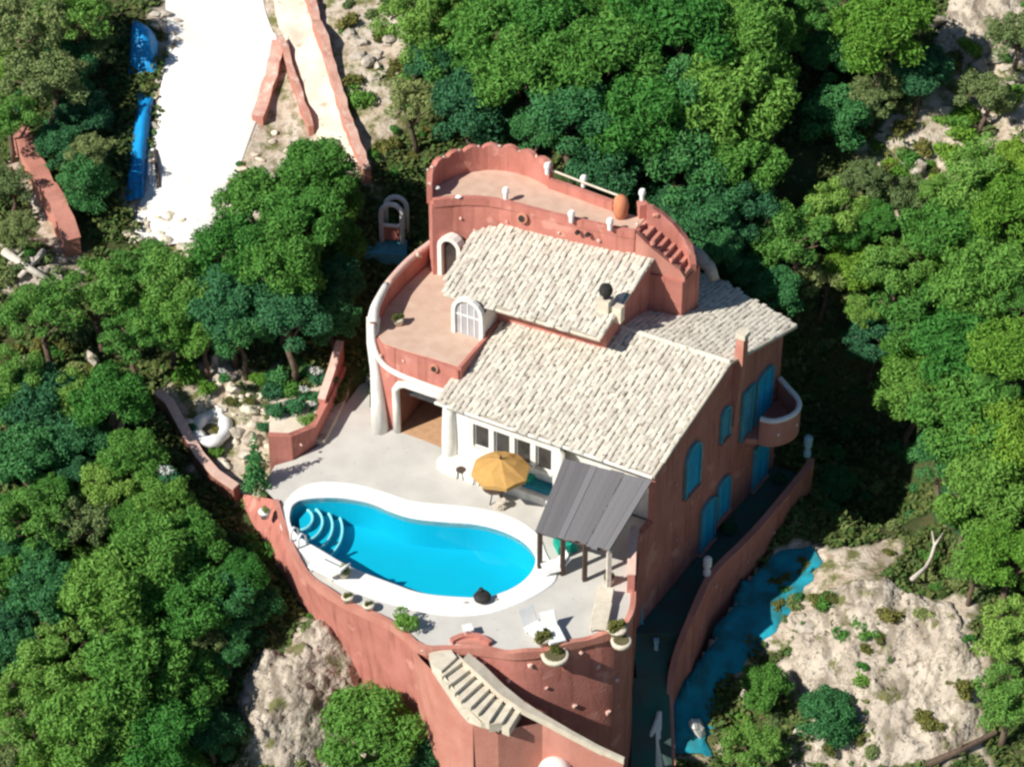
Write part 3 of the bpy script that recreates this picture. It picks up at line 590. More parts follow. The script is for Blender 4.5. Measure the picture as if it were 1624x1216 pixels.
# big clay pot and the sculpted buttress at the tower's end
MB().lathe(P(984, 345, 8.1), [(.2, 0), (.3, .2), (.34, .6), (.28, .95), (.12, 1.1)], 14).build('clay_finial', ORNG, villa, True)
def rough_tube(pts, m, seed):
    r_ = random.Random(seed); q = chaikin([p for p, _ in pts], 2, False); rr = [r for _, r in pts]; n_ = len(q)
    mb = MB(); mb.tube(q, [lerp(rr[int(i*(len(rr)-1)/(n_-1))], rr[min(len(rr)-1, int(i*(len(rr)-1)/(n_-1))+1)], .5)*r_.uniform(.82, 1.12) for i in range(n_)], 10); mb.v = [(x+r_.uniform(-.05, .05), y+r_.uniform(-.05, .05), z+r_.uniform(-.07, .07)) for x, y, z in mb.v]; return mb.build('buttress', m, villa)
MB().wall(chaikin([S(5.35, 9.9, 0), S(4.5, 10.25, 0), S(3.6, 10.4, 0), S(3.15, 10.0, 0)], 1, False), .28, 2.5, [8.85, 8.8, 8.5, 8.1, 7.6, 7.2, 6.8, 6.5]).build('stair_parapet', TERRA, villa)
MB().wall(chaikin([S(5.25, 8.75, 0), S(4.75, 8.85, 0), S(4.1, 9.1, 0), S(3.2, 9.35, 0)], 1, False), .24, 2.5, [8.25, 8.15, 7.9, 7.6, 7.3, 6.95, 6.65, 6.3]).build('stair_parapet', TERRAL, villa)
for i in range(7): MB().prism([S(5.25-.29*i, 8.85+.08*i, 0), S(5.25-.29*(i+1), 8.85+.08*(i+1), 0), S(5.25-.29*(i+1), 10.0+.06*(i+1), 0), S(5.25-.29*i, 10.0+.06*i, 0)], 2.5, 7.9-.25*i).build('stair_tread', TERRAL, villa)
for i, (s_, t_, z_, r) in enumerate([(4.95, 9.98, 8.45, .2), (4.25, 10.3, 7.75, .18), (3.5, 10.35, 7.0, .2), (4.6, 8.92, 7.75, .16), (3.8, 9.2, 6.95, .18)]): MB().rock(S(s_, t_, z_), r, r*.9, r*.8, 300+i, 2, .5).build('parapet_boulder', TERRAL, villa)
ub2 = [S(4.75, 8.6, 0), S(3.2, 9.1, 0), S(3.1, 10.6, 0), S(5.4, 10.4, 0)]
MB().prism(ub2, 2.5, [6.4, 6.1, 6.1, 7.2]).build('house_wall', TERRA, villa)
for (a, b, z) in ((1035,345,8.0),(1052,372,7.4),(1010,355,8.3),(1062,390,7.0),(1046,395,7.1)): MB().rock(P(a, b, z), .16, .14, .13, a, 1, .3).build('parapet_stone', STUD, villa)
mb = MB(); mb.tube([P(1085, 392, 5.2), P(1108, 405, 5.0), P(1126, 425, 4.7), P(1134, 445, 4.3)], [.3, .3, .28, .22], 8).build('stone_edging', STONE, villa, True)
# chimney stack on the upper roof
cc = plane_pt(960, 492, U1, n3); ck = MB().cbox(Vector((cc.x, cc.y, cc.z-.4)), .5, .5, 1.0, math.atan2(u_.y, u_.x)).build('chimney', CREAM, villa)
MB().lathe(Vector((cc.x, cc.y, cc.z+.6)), [(.12, 0), (.12, .25), (.27, .26), (.3, .45), (.24, .62), (.10, .68)], 14).build('chimney_cowl', BLACK, ck)
MB().cbox(Vector((cc.x, cc.y, cc.z-.4))+u_*.5+v_*.1, .5, .35, .75, math.atan2(u_.y, u_.x)).build('chimney', CREAM, villa)
# red chimney pilaster on the gable
pl = [(7.75, 1.0, .02), (7.75, 6.1, .02)]
MB().hull([EP(7.78, 1.2, -.02), EP(8.02, 1.2, -.02), EP(8.02, 1.2, .12), EP(7.78, 1.2, .12)], [EP(7.72, 4.6, -.02), EP(8.18, 4.6, -.02), EP(8.18, 4.6, .36), EP(7.72, 4.6, .36)]).build('pilaster', TERRAL, villa)
MB().hull([EP(7.72, 4.6, -.05), EP(8.18, 4.6, -.05), EP(8.18, 4.6, .36), EP(7.72, 4.6, .36)], [EP(7.74, 5.9, 0), EP(8.16, 5.9, 0), EP(8.16, 5.9, .34), EP(7.74, 5.9, .34)]).build('chimney', TERRAL, villa)
MB().hull([EP(7.7, 5.9, -.04), EP(8.2, 5.9, -.04), EP(8.2, 5.9, .4), EP(7.7, 5.9, .4)], [EP(7.7, 6.15, -.04), EP(8.2, 6.15, -.04), EP(8.2, 6.15, .4), EP(7.7, 6.15, .4)]).build('chimney_cap', CREAM, villa)
# gable windows and doors
def eshape(a0, a1, z0, z1, arched, m, name, o0=-.01, o1=.05, parent=villa, inset=0):
    a0 += inset; a1 -= inset; z0 += inset; z1 -= inset; hw = (a1-a0)/2; rise = hw*arched; pts = [(a0, z0), (a1, z0), (a1, z1-rise)]
    if arched:
        for k in range(1, 8): an = math.pi*k/8; pts.append(((a0+a1)/2+hw*math.cos(an), z1-rise+rise*math.sin(an)))
    pts.append((a0, z1-rise))
    return MB().hull([EP(a, z, o0) for a, z in pts], [EP(a, z, o1) for a, z in pts]).build(name, m, parent)
def leaf(a0, a1, z0, z1, arched, m, name, f):
    hw = (a1-a0)/2; rise = hw*arched; mb = MB(); pts = [(a0, z0), (a1, z0), (a1, z1-rise)]
    if arched:
        for k in range(1, 8): an = math.pi*k/8; pts.append(((a0+a1)/2+hw*math.cos(an), z1-rise+rise*math.sin(an)))
    pts.append((a0, z1-rise)); mb.hull([EP(a, z, .0) for a, z in pts], [EP(a, z, .05) for a, z in pts])
    z = z0+.12
    while z < z1-rise-.05: mb.hull([EP(a0+.06, z, .05), EP(a1-.06, z, .05), EP(a1-.06, z+.075, .05), EP(a0+.06, z+.075, .05)], [EP(a0+.06, z+.01, .085), EP(a1-.06, z+.01, .085), EP(a1-.06, z+.03, .085), EP(a0+.06, z+.03, .085)]); z += .115
    return mb.build(name, m, f)
def shutters(a0, a1, z0, z1, arched, m, name='shutter', split=True):
    hw = (a1-a0)/2; rise = hw*arched; mid = (a0+a1)/2; ring_ = lambda q: [(a0+q, z0), (a0+q, z1-rise)]+([((a0+a1)/2-(hw-q)*math.cos(math.pi*k/8), z1-rise+(rise-q)*math.sin(math.pi*k/8)) for k in range(1, 8)] if arched else [(a0+q, z1-q), (a1-q, z1-q)])+[(a1-q, z1-rise), (a1-q, z0)]
    O, I = ring_(0), ring_(.10); n_ = len(O); mb = MB(); mb.add([EP(a, z, 0) for a, z in O]+[EP(a, z, .14) for a, z in O]+[EP(a, z, .14) for a, z in I]+[EP(a, z, 0) for a, z in I], [(r*n_+i, r*n_+i+1, ((r+1) % 4)*n_+i+1, ((r+1) % 4)*n_+i) for r in range(4) for i in range(n_-1)])
    f = mb.build('window_frame' if name == 'shutter' else 'door_frame', TURQP, villa); MB().hull([EP(a0-.06, z0-.1, 0), EP(a1+.06, z0-.1, 0), EP(a1+.06, z0, 0), EP(a0-.06, z0, 0)], [EP(a0-.06, z0-.1, .2), EP(a1+.06, z0-.1, .2), EP(a1+.06, z0, .2), EP(a0-.06, z0, .2)]).build('sill', TERRAL, f)
    t_ = z1-.1
    if not split: leaf(a0+.1, a1-.1, z0+.01, t_, arched, m, name, f)
    else: leaf(a0+.1, mid-.012, z0+.01, t_-.12*arched, arched*.5, m, name, f); leaf(mid+.012, a1-.1, z0+.01, t_-.12*arched, arched*.5, m, name, f)
shutters(3.65, 4.95, .25, 2.75, 1, TURQ); shutters(6.72, 7.5, 1.05, 2.75, .9, TURQP, split=False)
shutters(5.35, 6.65, -4.1, -1.5, .6, TURQ, 'door'); shutters(6.75, 7.95, -3.4, -1.25, .8, TURQ, 'door')
shutters(8.65, 9.65, -.2, 2.35, 0, TURQP, 'door', False); shutters(9.95, 11.5, -.2, 2.3, .4, TURQ, 'door'); shutters(10.2, 11.6, -4.1, -1.7, 0, TURQ, 'door')
for a, z in ((3.2, -1.6), (2.2, -2.0), (5.0, -.6), (9.5, -1.1), (2.9, 1.6)): stud(EP(a, z, .02), en, villa, .09)
# balcony
bl = thing('x', (0, 0, 0), None, None); COL.objects.unlink(bl); bpy.data.objects.remove(bl)
br = [(1237,600),(1252,617),(1268,634),(1267,650),(1252,662),(1226,669),(1206,664)]; bp_ = chaikin([P(a, b, .9) for a, b in br], 2, False)
fl = [EP(11.9, 0, 0)]+[Vector((p.x, p.y, 0)) for p in bp_]+[EP(8.9, 0, 0)]
bal = MB().prism(fl, -.5, -.22).build('balcony', TERRAL, villa)
MB().wall(bp_, .16, -.45, .84).build('balcony_wall', TERRAL, bal); MB().tube([Vector((p.x, p.y, .9)) for p in bp_], .12, 8).build('railing', WPAINT, bal, True)
for (i) in (14, 20): 
    p = bp_[min(i, len(bp_)-1)]; stud(Vector((p.x, p.y-.09, .2)), Vector((.3, -1, 0)), bal, .1, WPAINT)

# ---------------------------------------------------------------- walkway on the shaded side
wk = [(1096,978),(1112,940),(1130,905),(1190,850),(1245,785),(1280,742),(1287,728)]; WPp = [P(a, b, -3.25) for a, b in wk]; WPp = [Vector((p.x, p.y, 0)) for p in WPp]
struct(MB().prism([EP(-.3, 0, .0)]+WPp+[EP(12.3, 0, .0)], -4.6, -4.15).build('walkway', DKGREEN))
pwl = thing('parapet_wall', WPp[2], 'shaded terracotta parapet wall along the side walkway, its pale top edge lit', 'wall')
WPc = chaikin(WPp, 2, False); WD = [P(1066, 1215, -8.35), P(1062, 1130, -6.9), P(1064, 1066, -5.25), P(1080, 1015, -4.1)]; WDc = chaikin(WD+[Vector((WPp[0].x, WPp[0].y, -3.25))], 2, False); MB().wall(WDc, .25, -9.2, [p.z for p in WDc]).build('wall_face', TERRA, pwl); MB().wall(WDc, .29, [p.z for p in WDc], [p.z+.07 for p in WDc]).build('wall_coping', TERRAL, pwl)
MB().wall(WPc, .26, -8.2, -3.28).build('wall_face', TERRA, pwl); MB().wall(WPc, .3, -3.28, -3.2).build('wall_coping', TERRAL, pwl)
for i in (5, 9, 13, 16): 
    p = WPc[min(i, len(WPc)-1)]; stud(Vector((p.x+.12, p.y-.1, -3.9-(i % 3)*.5)), Vector((.8, -.5, 0)), pwl, .1)
struct(MB().hull([EP(-.35, -4.4), P(1096, 978, -4.25), P(1055, 1060, -5.4), P(1010, 1075, -5.4)], [EP(-.35, -4.16), P(1096, 978, -4.16), P(1055, 1060, -5.3), P(1010, 1075, -5.3)]).build('ramp', DKGREEN))
struct(MB().hull([P(1004, 1085, -5.5), P(1060, 1060, -5.5), P(1066, 1230, -8.6), P(1000, 1230, -8.6)], [P(1004, 1075, -5.3), P(1060, 1055, -5.3), P(1066, 1225, -8.4), P(1000, 1225, -8.4)]).build('ramp', DKGREEN))
lt = thing('bollard_lamp', P(1121, 908, -3.2), 'white bollard lamp on the walkway parapet beside the turquoise doors', 'lamp')
c = P(1121, 910, -3.2); MB().lathe(c, [(.16, 0), (.16, .2), (.11, .25), (.11, .45)], 12).build('base', WPAINT, lt); MB().lathe(c, [(.18, .45), (.18, .85), (.1, .95)], 12).build('lamp_head', WPAINT, lt)
lt = thing('bollard_lamp', P(1281, 715, -3.2), 'pale blue bollard lamp at the far end of the walkway parapet, in shade', 'lamp')
c = P(1280, 722, -3.2); MB().lathe(c, [(.17, 0), (.17, .25), (.12, .3), (.12, .55)], 12).build('base', PALEB, lt); MB().lathe(c, [(.18, .55), (.2, 1.0), (.12, 1.1)], 12).build('lamp_head', PALEB, lt)
hr = thing('hand_railing', P(1018, 985, -4.1), 'turquoise bent handrail at the top of the shaded side ramp', 'railing')
MB().tube([P(1007, 940, -2.8), P(1016, 936, -2.8), P(1020, 945, -2.9), P(1017, 985, -4.0)], .07, 8).build('tube', TURQP, hr); MB().tube([P(1017, 985, -4.05), P(1017, 990, -4.15)], .11, 8).build('foot', TURQP, hr)
bp2 = thing('marker_post', P(1040, 1032, -4.9), 'short pale blue post standing on the shaded ramp', 'post')
c = P(1040, 1033, -4.9); MB().cbox(c, .16, .16, .62).build('shaft', PALEB, bp2); MB().cbox(c+Vector((0, 0, .62)), .22, .22, .06).build('cap', PALEB, bp2)
af = thing('splayed_frame', P(1040, 1195, -8.0), 'white splayed frame leaning like a letter A at the foot of the ramp', 'frame')
MB().tube([P(1046, 1128, -6.2), P(1041, 1160, -7.2), P(1046, 1218, -8.4)], [.1, .22, .26], 8).build('upright', WPAINT, af, True); MB().tube([P(1042, 1140, -6.5), P(1028, 1178, -7.6), P(1016, 1206, -8.3)], [.08, .13, .09], 8).build('brace', WPAINT, af, True)
dm = thing('dome_oven', P(880, 1230, -4.3), 'white domed oven top against the foot of the red stair wall', 'oven')
c = P(880, 1232, -4.4); c = Vector((c.x, c.y, c.z)); MB().lathe(c+Vector((0, 0, -4.5)), [(.72, 0), (.72, 4.5), (.70, 4.8), (.60, 5.08), (.42, 5.26), (.2, 5.36), (.02, 5.38)], 24).build('dome', WPAINT, dm, True); MB().lathe(c+Vector((0, 0, 0)), [(.76, -.1), (.78, 0), (.74, .06)], 24).build('rim', WHITE, dm)

# ---------------------------------------------------------------- porch with plank roof
pr = thing('lean_to_porch', P(940, 860, 0), 'open porch with weathered grey plank roof on dark posts beside the pool', 'porch')
A_, B2_, C2_, D2_ = P(894, 727, 3.3), P(1034, 762, 3.3), P(966, 873, 2.1), P(849, 842, 2.1)
NP = 13
for i in range(NP):
    f0, f1 = i/NP+.0005, (i+1)/NP-.0005; h = random.uniform(0, .06); e0 = random.uniform(-.03, .1)
    a, b = lerp(A_, B2_, f0), lerp(A_, B2_, f1); c, d = lerp(D2_, C2_, f1), lerp(D2_, C2_, f0); c = c+(c-b).normalized()*e0; d = d+(d-a).normalized()*e0
    q = [a, b, c, d]; MB().hull([p+Vector((0, 0, h-.04)) for p in q], [p+Vector((0, 0, h)) for p in q]).build('plank', WOOD, pr)
for f in (.04, .35, .65, .97):
    x = lerp(D2_, C2_, f); y = lerp(A_, B2_, f); x = lerp(x, y, .06)
    MB().cbox(Vector((x.x, x.y, 0)), .17, .17, 2.02, .3).build('post', LOGM if f > .9 else DWOOD, pr); MB().hull([x+Vector((-.06, 0, -.18)), x+Vector((.06, 0, -.18)), x+Vector((.06, 0, -.05)), x+Vector((-.06, 0, -.05))], [y+Vector((-.06, 0, -.18)), y+Vector((.06, 0, -.18)), y+Vector((.06, 0, -.05)), y+Vector((-.06, 0, -.05))]).build('rafter', DWOOD, pr)
x, y = lerp(D2_, A_, .06), lerp(C2_, B2_, .06); MB().tube([x-Vector((0, 0, .26)), y-Vector((0, 0, .26))], .08, 6).build('beam', DWOOD, pr)
pier = thing('garden_pier', P(992, 930, 0), 'short rounded terracotta pier at the corner of the terrace by the porch', 'pier')
MB().wall([P(1000, 940, 0), P(1001, 905, 0), P(1006, 880, 0)], .3, -.2, [.95, 1.25, 1.5]).build('pier_wall', TERRA, pier); MB().wall([P(1000, 940, 0), P(1001, 905, 0), P(1006, 880, 0)], .34, [.95, 1.25, 1.5], [1.02, 1.32, 1.57]).build('pier_cap', STUD, pier)

# ---------------------------------------------------------------- terrace furniture
def parasol():
    c = P(794, 745, 1.95); r = 1.22; b = Vector((c.x, c.y, 0)); t = thing('parasol', b, 'large ochre yellow parasol open over the seating by the white bay', 'parasol')
    top = Vector((c.x, c.y, 2.55)); tilt = Vector((0, 0, 0))
    for k in range(8):
        a0, a1 = math.pi*2*k/8+.2, math.pi*2*(k+1)/8+.2; e0, e1 = c+Vector((math.cos(a0)*r, math.sin(a0)*r, 0)), c+Vector((math.cos(a1)*r, math.sin(a1)*r, 0)); em = lerp(e0, e1, .5)+Vector((0, 0, .06)); V = []; F_ = []
        m0, m1 = lerp(top, e0, .55)+Vector((0, 0, .07)), lerp(top, e1, .55)+Vector((0, 0, .07)); mm = lerp(m0, m1, .5)-Vector((0, 0, .02))
        MB().add([top, m0, mm, m1, e0, em, e1, e0-Vector((0, 0, .16)), em-Vector((0, 0, .20)), e1-Vector((0, 0, .16))], [(0, 1, 2), (0, 2, 3), (1, 4, 5, 2), (2, 5, 6, 3), (4, 7, 8, 5), (5, 8, 9, 6)]).build('canopy_panel', OCHRE, t)
        MB().tube([top-Vector((0, 0, .08)), e0-Vector((0, 0, .03))], .015, 5).build('rib', DWOOD, t)
    MB().tube([b, top+Vector((0, 0, .1))], .035, 8).build('pole', DWOOD, t); MB().lathe(b, [(.3, 0), (.3, .08), (.06, .14)], 14).build('base', STONE, t); MB().lathe(top, [(.06, 0), (.05, .1), (.01, .16)], 8).build('finial', DWOOD, t)
parasol()
sf = thing('daybed', P(852, 765, .4), 'teal cushioned daybed on the white ledge right of the parasol', 'daybed')
q = P(855, 770, .44); ang = math.atan2(u_.y, u_.x); MB().cbox(q, 1.25, .75, .18, ang).build('mattress', BLUEC, sf); MB().cbox(q+v_*.42, 1.2, .14, .55, ang).build('back_cushion', GREENC, sf); MB().cbox(q+v_*.0-u_*.45+Vector((0, 0, .18)), .3, .5, .14, ang).build('pillow', GREENC, sf)
MB().cbox(Vector((q.x, q.y, .0)), 1.3, .8, .44, ang).build('plinth', WHITE, sf)
tb = thing('garden_table', P(785, 800, 0), 'dark wooden table half hidden beneath the yellow parasol', 'table')
c = P(778, 800, 0)+v_*.35; MB().lathe(c+Vector((0, 0, .68)), [(.5, 0), (.52, .02), (.5, .05)], 18).build('tabletop', DWOOD, tb)
for k in range(3): a = k*2.09; MB().tube([c+Vector((math.cos(a)*.38, math.sin(a)*.38, 0)), c+Vector((math.cos(a)*.1, math.sin(a)*.1, .68))], .03, 6).build('leg', DWOOD, tb)
def stool(px, py, label, m=DWOOD, group='stools around the parasol table'):
    c = P(px, py, 0); t = thing('stool', c, label, 'stool', group); MB().lathe(c+Vector((0, 0, .4)), [(.2, 0), (.21, .03), (.19, .06)], 12).build('seat', m, t)
    for k in range(4): a = k*1.57+.5; MB().tube([c+Vector((math.cos(a)*.19, math.sin(a)*.19, 0)), c+Vector((math.cos(a)*.13, math.sin(a)*.13, .4))], .022, 5).build('leg', m, t)
stool(731, 757, 'small brown stool nearest the rounded white pier'); stool(757, 766, 'small brown stool at the left edge of the parasol'); stool(795, 806, 'pale wooden stool between parasol and pool edge', LOGM)
def lounger(px, py, rz, label, m=WPAINT, ln=1.7, back=.5, cush=None):
    c = P(px, py, 0); t = thing('sun_lounger', c, label, 'lounger', 'white seats on the pool terrace'); x = Vector((math.cos(rz), math.sin(rz), 0)); y = Vector((-x.y, x.x, 0))
    MB().box(c-x*ln/2-y*.32+Vector((0, 0, .28)), x*ln*.68, y*.64, Vector((0, 0, .07))).build('seat', cush or m, t)
    h = c+x*(ln*.18)-y*.32+Vector((0, 0, .28)); MB().box(h, x*ln*.3+Vector((0, 0, back)), y*.64, Vector((-.03, 0, .07))).build('backrest', cush or m, t)
    for sx in (-.45, .15):
        for sy in (-.28, .28): MB().tube([c+x*ln*sx+y*sy, c+x*ln*sx+y*sy+Vector((0, 0, .29))], .03, 6).build('leg', m, t)
    for sy in (-.33, .33): MB().tube([c-x*ln*.5+y*sy+Vector((0, 0, .27)), c+x*ln*.2+y*sy+Vector((0, 0, .27))], .03, 6).build('side_rail', m, t)
lounger(524, 912, -.6, 'white lounger with grey back at the left front pool edge'); lounger(848, 1003, 2.2, 'white lounger near the terrace rim, left of its pair', ln=1.2, back=.55); lounger(876, 1010, 1.9, 'white lounger touching the plant trough on the terrace rim', ln=1.3, back=.5)
lounger(955, 975, 1.4, 'long cream lounger by the right corner of the terrace', CREAM, 2.3, .15); lounger(881, 905, .3, 'white lounger between the dark posts of the porch', ln=1.1, back=.45)
tc_ = thing('armchair', P(886, 872, 0), 'green cushioned armchair in the shade under the plank roof', 'armchair')
c = P(887, 880, 0)+v_*.5; MB().cbox(c, .8, .7, .42, .3).build('seat', GREENC, tc_); MB().cbox(c+Vector((0, .35, .42)), .8, .16, .6, .3).build('backrest', GREENC, tc_)
sb = thing('side_table', P(742, 1004, 0), 'small white square side table near the front terrace rim', 'table')
c = P(742, 1007, 0); MB().cbox(c+Vector((0, 0, .38)), .38, .38, .05, .3).build('tabletop', WPAINT, sb)
for k in range(4): a = k*1.57+.3+.785; MB().tube([c+Vector((math.cos(a)*.2, math.sin(a)*.2, 0)), c+Vector((math.cos(a)*.2, math.sin(a)*.2, .38))], .02, 5).build('leg', WPAINT, sb)
pf = thing('pool_float', P(765, 948, .05), 'black rounded float lying half over the pool edge', 'float')
c = P(765, 950, .12); MB().lathe(c, [(.2, 0), (.34, .06), (.36, .16), (.28, .28), (.1, .3)], 16).build('body', BLACK, pf, True); MB().lathe(c+Vector((-.05, .18, .25)), [(.1, 0), (.12, .1), (.05, .2)], 10).build('knob', BLACK, pf, True)
for i, (a, b, lb) in enumerate(((738, 955, 'small grey stone on the pool surround left of the black float'), (787, 950, 'small grey stone on the pool surround right of the black float'))): tag(MB().rock(P(a, b, .1), .13, .1, .07, i, 1, .3).build('stone', STONE), lb, 'stone')
kb = thing('flower_border', P(745, 1018, 0), 'low red curved border edging at the top of the stairs', 'edging')
MB().wall(chaikin([P(716, 1020, 0), P(735, 1011, 0), P(760, 1012, 0), P(778, 1024, 0)], 2, False), .22, 0, .22).build('kerb', TERRA, kb); MB().prism([P(720, 1020, 0), P(738, 1014, 0), P(760, 1015, 0), P(776, 1026, 0)], 0, .1).build('bed', TERRAL, kb)

# ---------------------------------------------------------------- foliage
def puff_arrays(rs, puffs, per, size, up=.35):
    V = []; 
    for (c, r) in puffs:
        m = max(8, int(per*(r*r))); d = rs.normal(size=(m, 3)); d[:, 2] += up*np.abs(rs.normal(size=m)); d /= np.linalg.norm(d, axis=1)[:, None]
        p = np.array(c)+d*(r*(.62+.46*rs.rand(m, 1)**.7+.16*np.abs(rs.normal(size=(m, 1)))))*np.array([1, 1, .8])
        nr = d+rs.normal(size=(m, 3))*.8; nr /= np.linalg.norm(nr, axis=1)[:, None]
        a = np.cross(nr, rs.normal(size=(m, 3))); a /= np.linalg.norm(a, axis=1)[:, None]; b = np.cross(nr, a)
        s = size*(.6+.8*rs.rand(m, 1)); V.append(np.stack([p-a*s*1.15, p-b*s*.42, p+a*s*1.15, p+b*s*.42], 1))
    V = np.concatenate(V).reshape(-1, 3); return V, np.arange(len(V)).reshape(-1, 4)
def crown_mesh(name, seed, kind, m):
    rs = np.random.RandomState(seed); puffs = []
    if kind == 'pine':
        for _ in range(52):
            a = rs.rand()*6.283; rr = math.sqrt(rs.rand())*(.9+.2*math.sin(a*3+seed)); h = .5*math.sqrt(max(0, 1-min(1, rr)**2*.8))+rs.uniform(-.22, .2); puffs.append(((math.cos(a)*rr*.88, math.sin(a)*rr*.88, h), rs.uniform(.10, .29)))
        for _ in range(12):
            a = rs.rand()*6.283; puffs.append(((math.cos(a)*.75, math.sin(a)*.75, rs.uniform(-.35, .1)), rs.uniform(.2, .3)))
        per, size = 5600, .046
    elif kind == 'tall':
        for _ in range(34):
            a = rs.rand()*6.283; h = rs.uniform(-.6, 1.0); rr = (.85-.5*max(0, h))*math.sqrt(rs.rand()); puffs.append(((math.cos(a)*rr, math.sin(a)*rr, h), rs.uniform(.17, .32)))
        per, size = 5600, .046
    elif kind == 'loose':
        for _ in range(40):
            a = rs.rand()*6.283; rr = math.sqrt(rs.rand()); h = .35*(1-rr*rr)+rs.uniform(-.3, .3); puffs.append(((math.cos(a)*rr*.95, math.sin(a)*rr*.95, h), rs.uniform(.12, .25)))
        per, size = 5200, .044
    else:
        for _ in range(9):
            a = rs.rand()*6.283; rr = rs.rand()*.7; puffs.append(((math.cos(a)*rr, math.sin(a)*rr, rs.uniform(.15, .55)), rs.uniform(.28, .5)))
        per, size = 620, .13
    V, F_ = puff_arrays(rs, puffs, per, size); return np_mesh(name, V, F_, m)
def trunk_mesh(seed, H):                      # unit crown radius; trunk from -H to 0.2
    r = random.Random(seed); mb = MB(); k = [Vector((r.uniform(-.08, .08)*i, r.uniform(-.08, .08)*i, -H+(H+.25)*i/4)) for i in range(5)]
    mb.tube(k, [.10, .085, .07, .055, .03], 8)
    for i in range(6):
        a = i*1.05+r.uniform(-.3, .3); b = lerp(k[2], k[3], r.random()); e = Vector((math.cos(a)*.7, math.sin(a)*.7, r.uniform(.1, .4))); mb.tube([b, lerp(b, e, .5)+Vector((0, 0, .08)), e], [.04, .028, .012], 5)
    me = mb.mesh('trunk', smooth=True); me.materials.append(BARK); return me
TREEK = {}
for i, (k, m) in enumerate((('pine', LEAFA), ('pine', LEAFA), ('pine', LEAFB), ('tall', LEAFA), ('tall', LEAFB), ('loose', LEAFD), ('loose', LEAFG), ('pine', LEAFC))):
    TREEK[i] = (crown_mesh('crown', 40+i, k, m), trunk_mesh(40+i, 2.0))
KIDX = {'A': (0, 1), 'B': (2, 2), 'T': (3, 3), 'U': (4, 4), 'L': (5, 5), 'G': (6, 6), 'Y': (7, 7)}
def tree(px, py, rpx, h, kind, label, group='pine trees of the wood round the villa'):
    p = G(px, py, h); R = rpx/FPX*(p-CAMP).length; g = zt(p.x, p.y); R *= 1.14; me, tm = TREEK[random.choice(KIDX[kind])]
    o = thing('pine_tree' if kind != 'L' else 'scrub_tree', (p.x, p.y, g-.2), label, 'tree', group); rz = random.random()*6.28
    c = bpy.data.objects.new('crown', me); COL.objects.link(c); c.parent = o; c.location = (0, 0, p.z-g+.2); c.scale = (R, R, R*random.uniform(.85, 1.05)); c.rotation_euler = (random.uniform(-.12, .12), random.uniform(-.12, .12), rz)
    t = bpy.data.objects.new('trunk', tm); COL.objects.link(t); t.parent = o; t.location = c.location; t.scale = (R, R, max(.3, (p.z-g+.2)/2.0)); t.rotation_euler = (0, 0, rz)
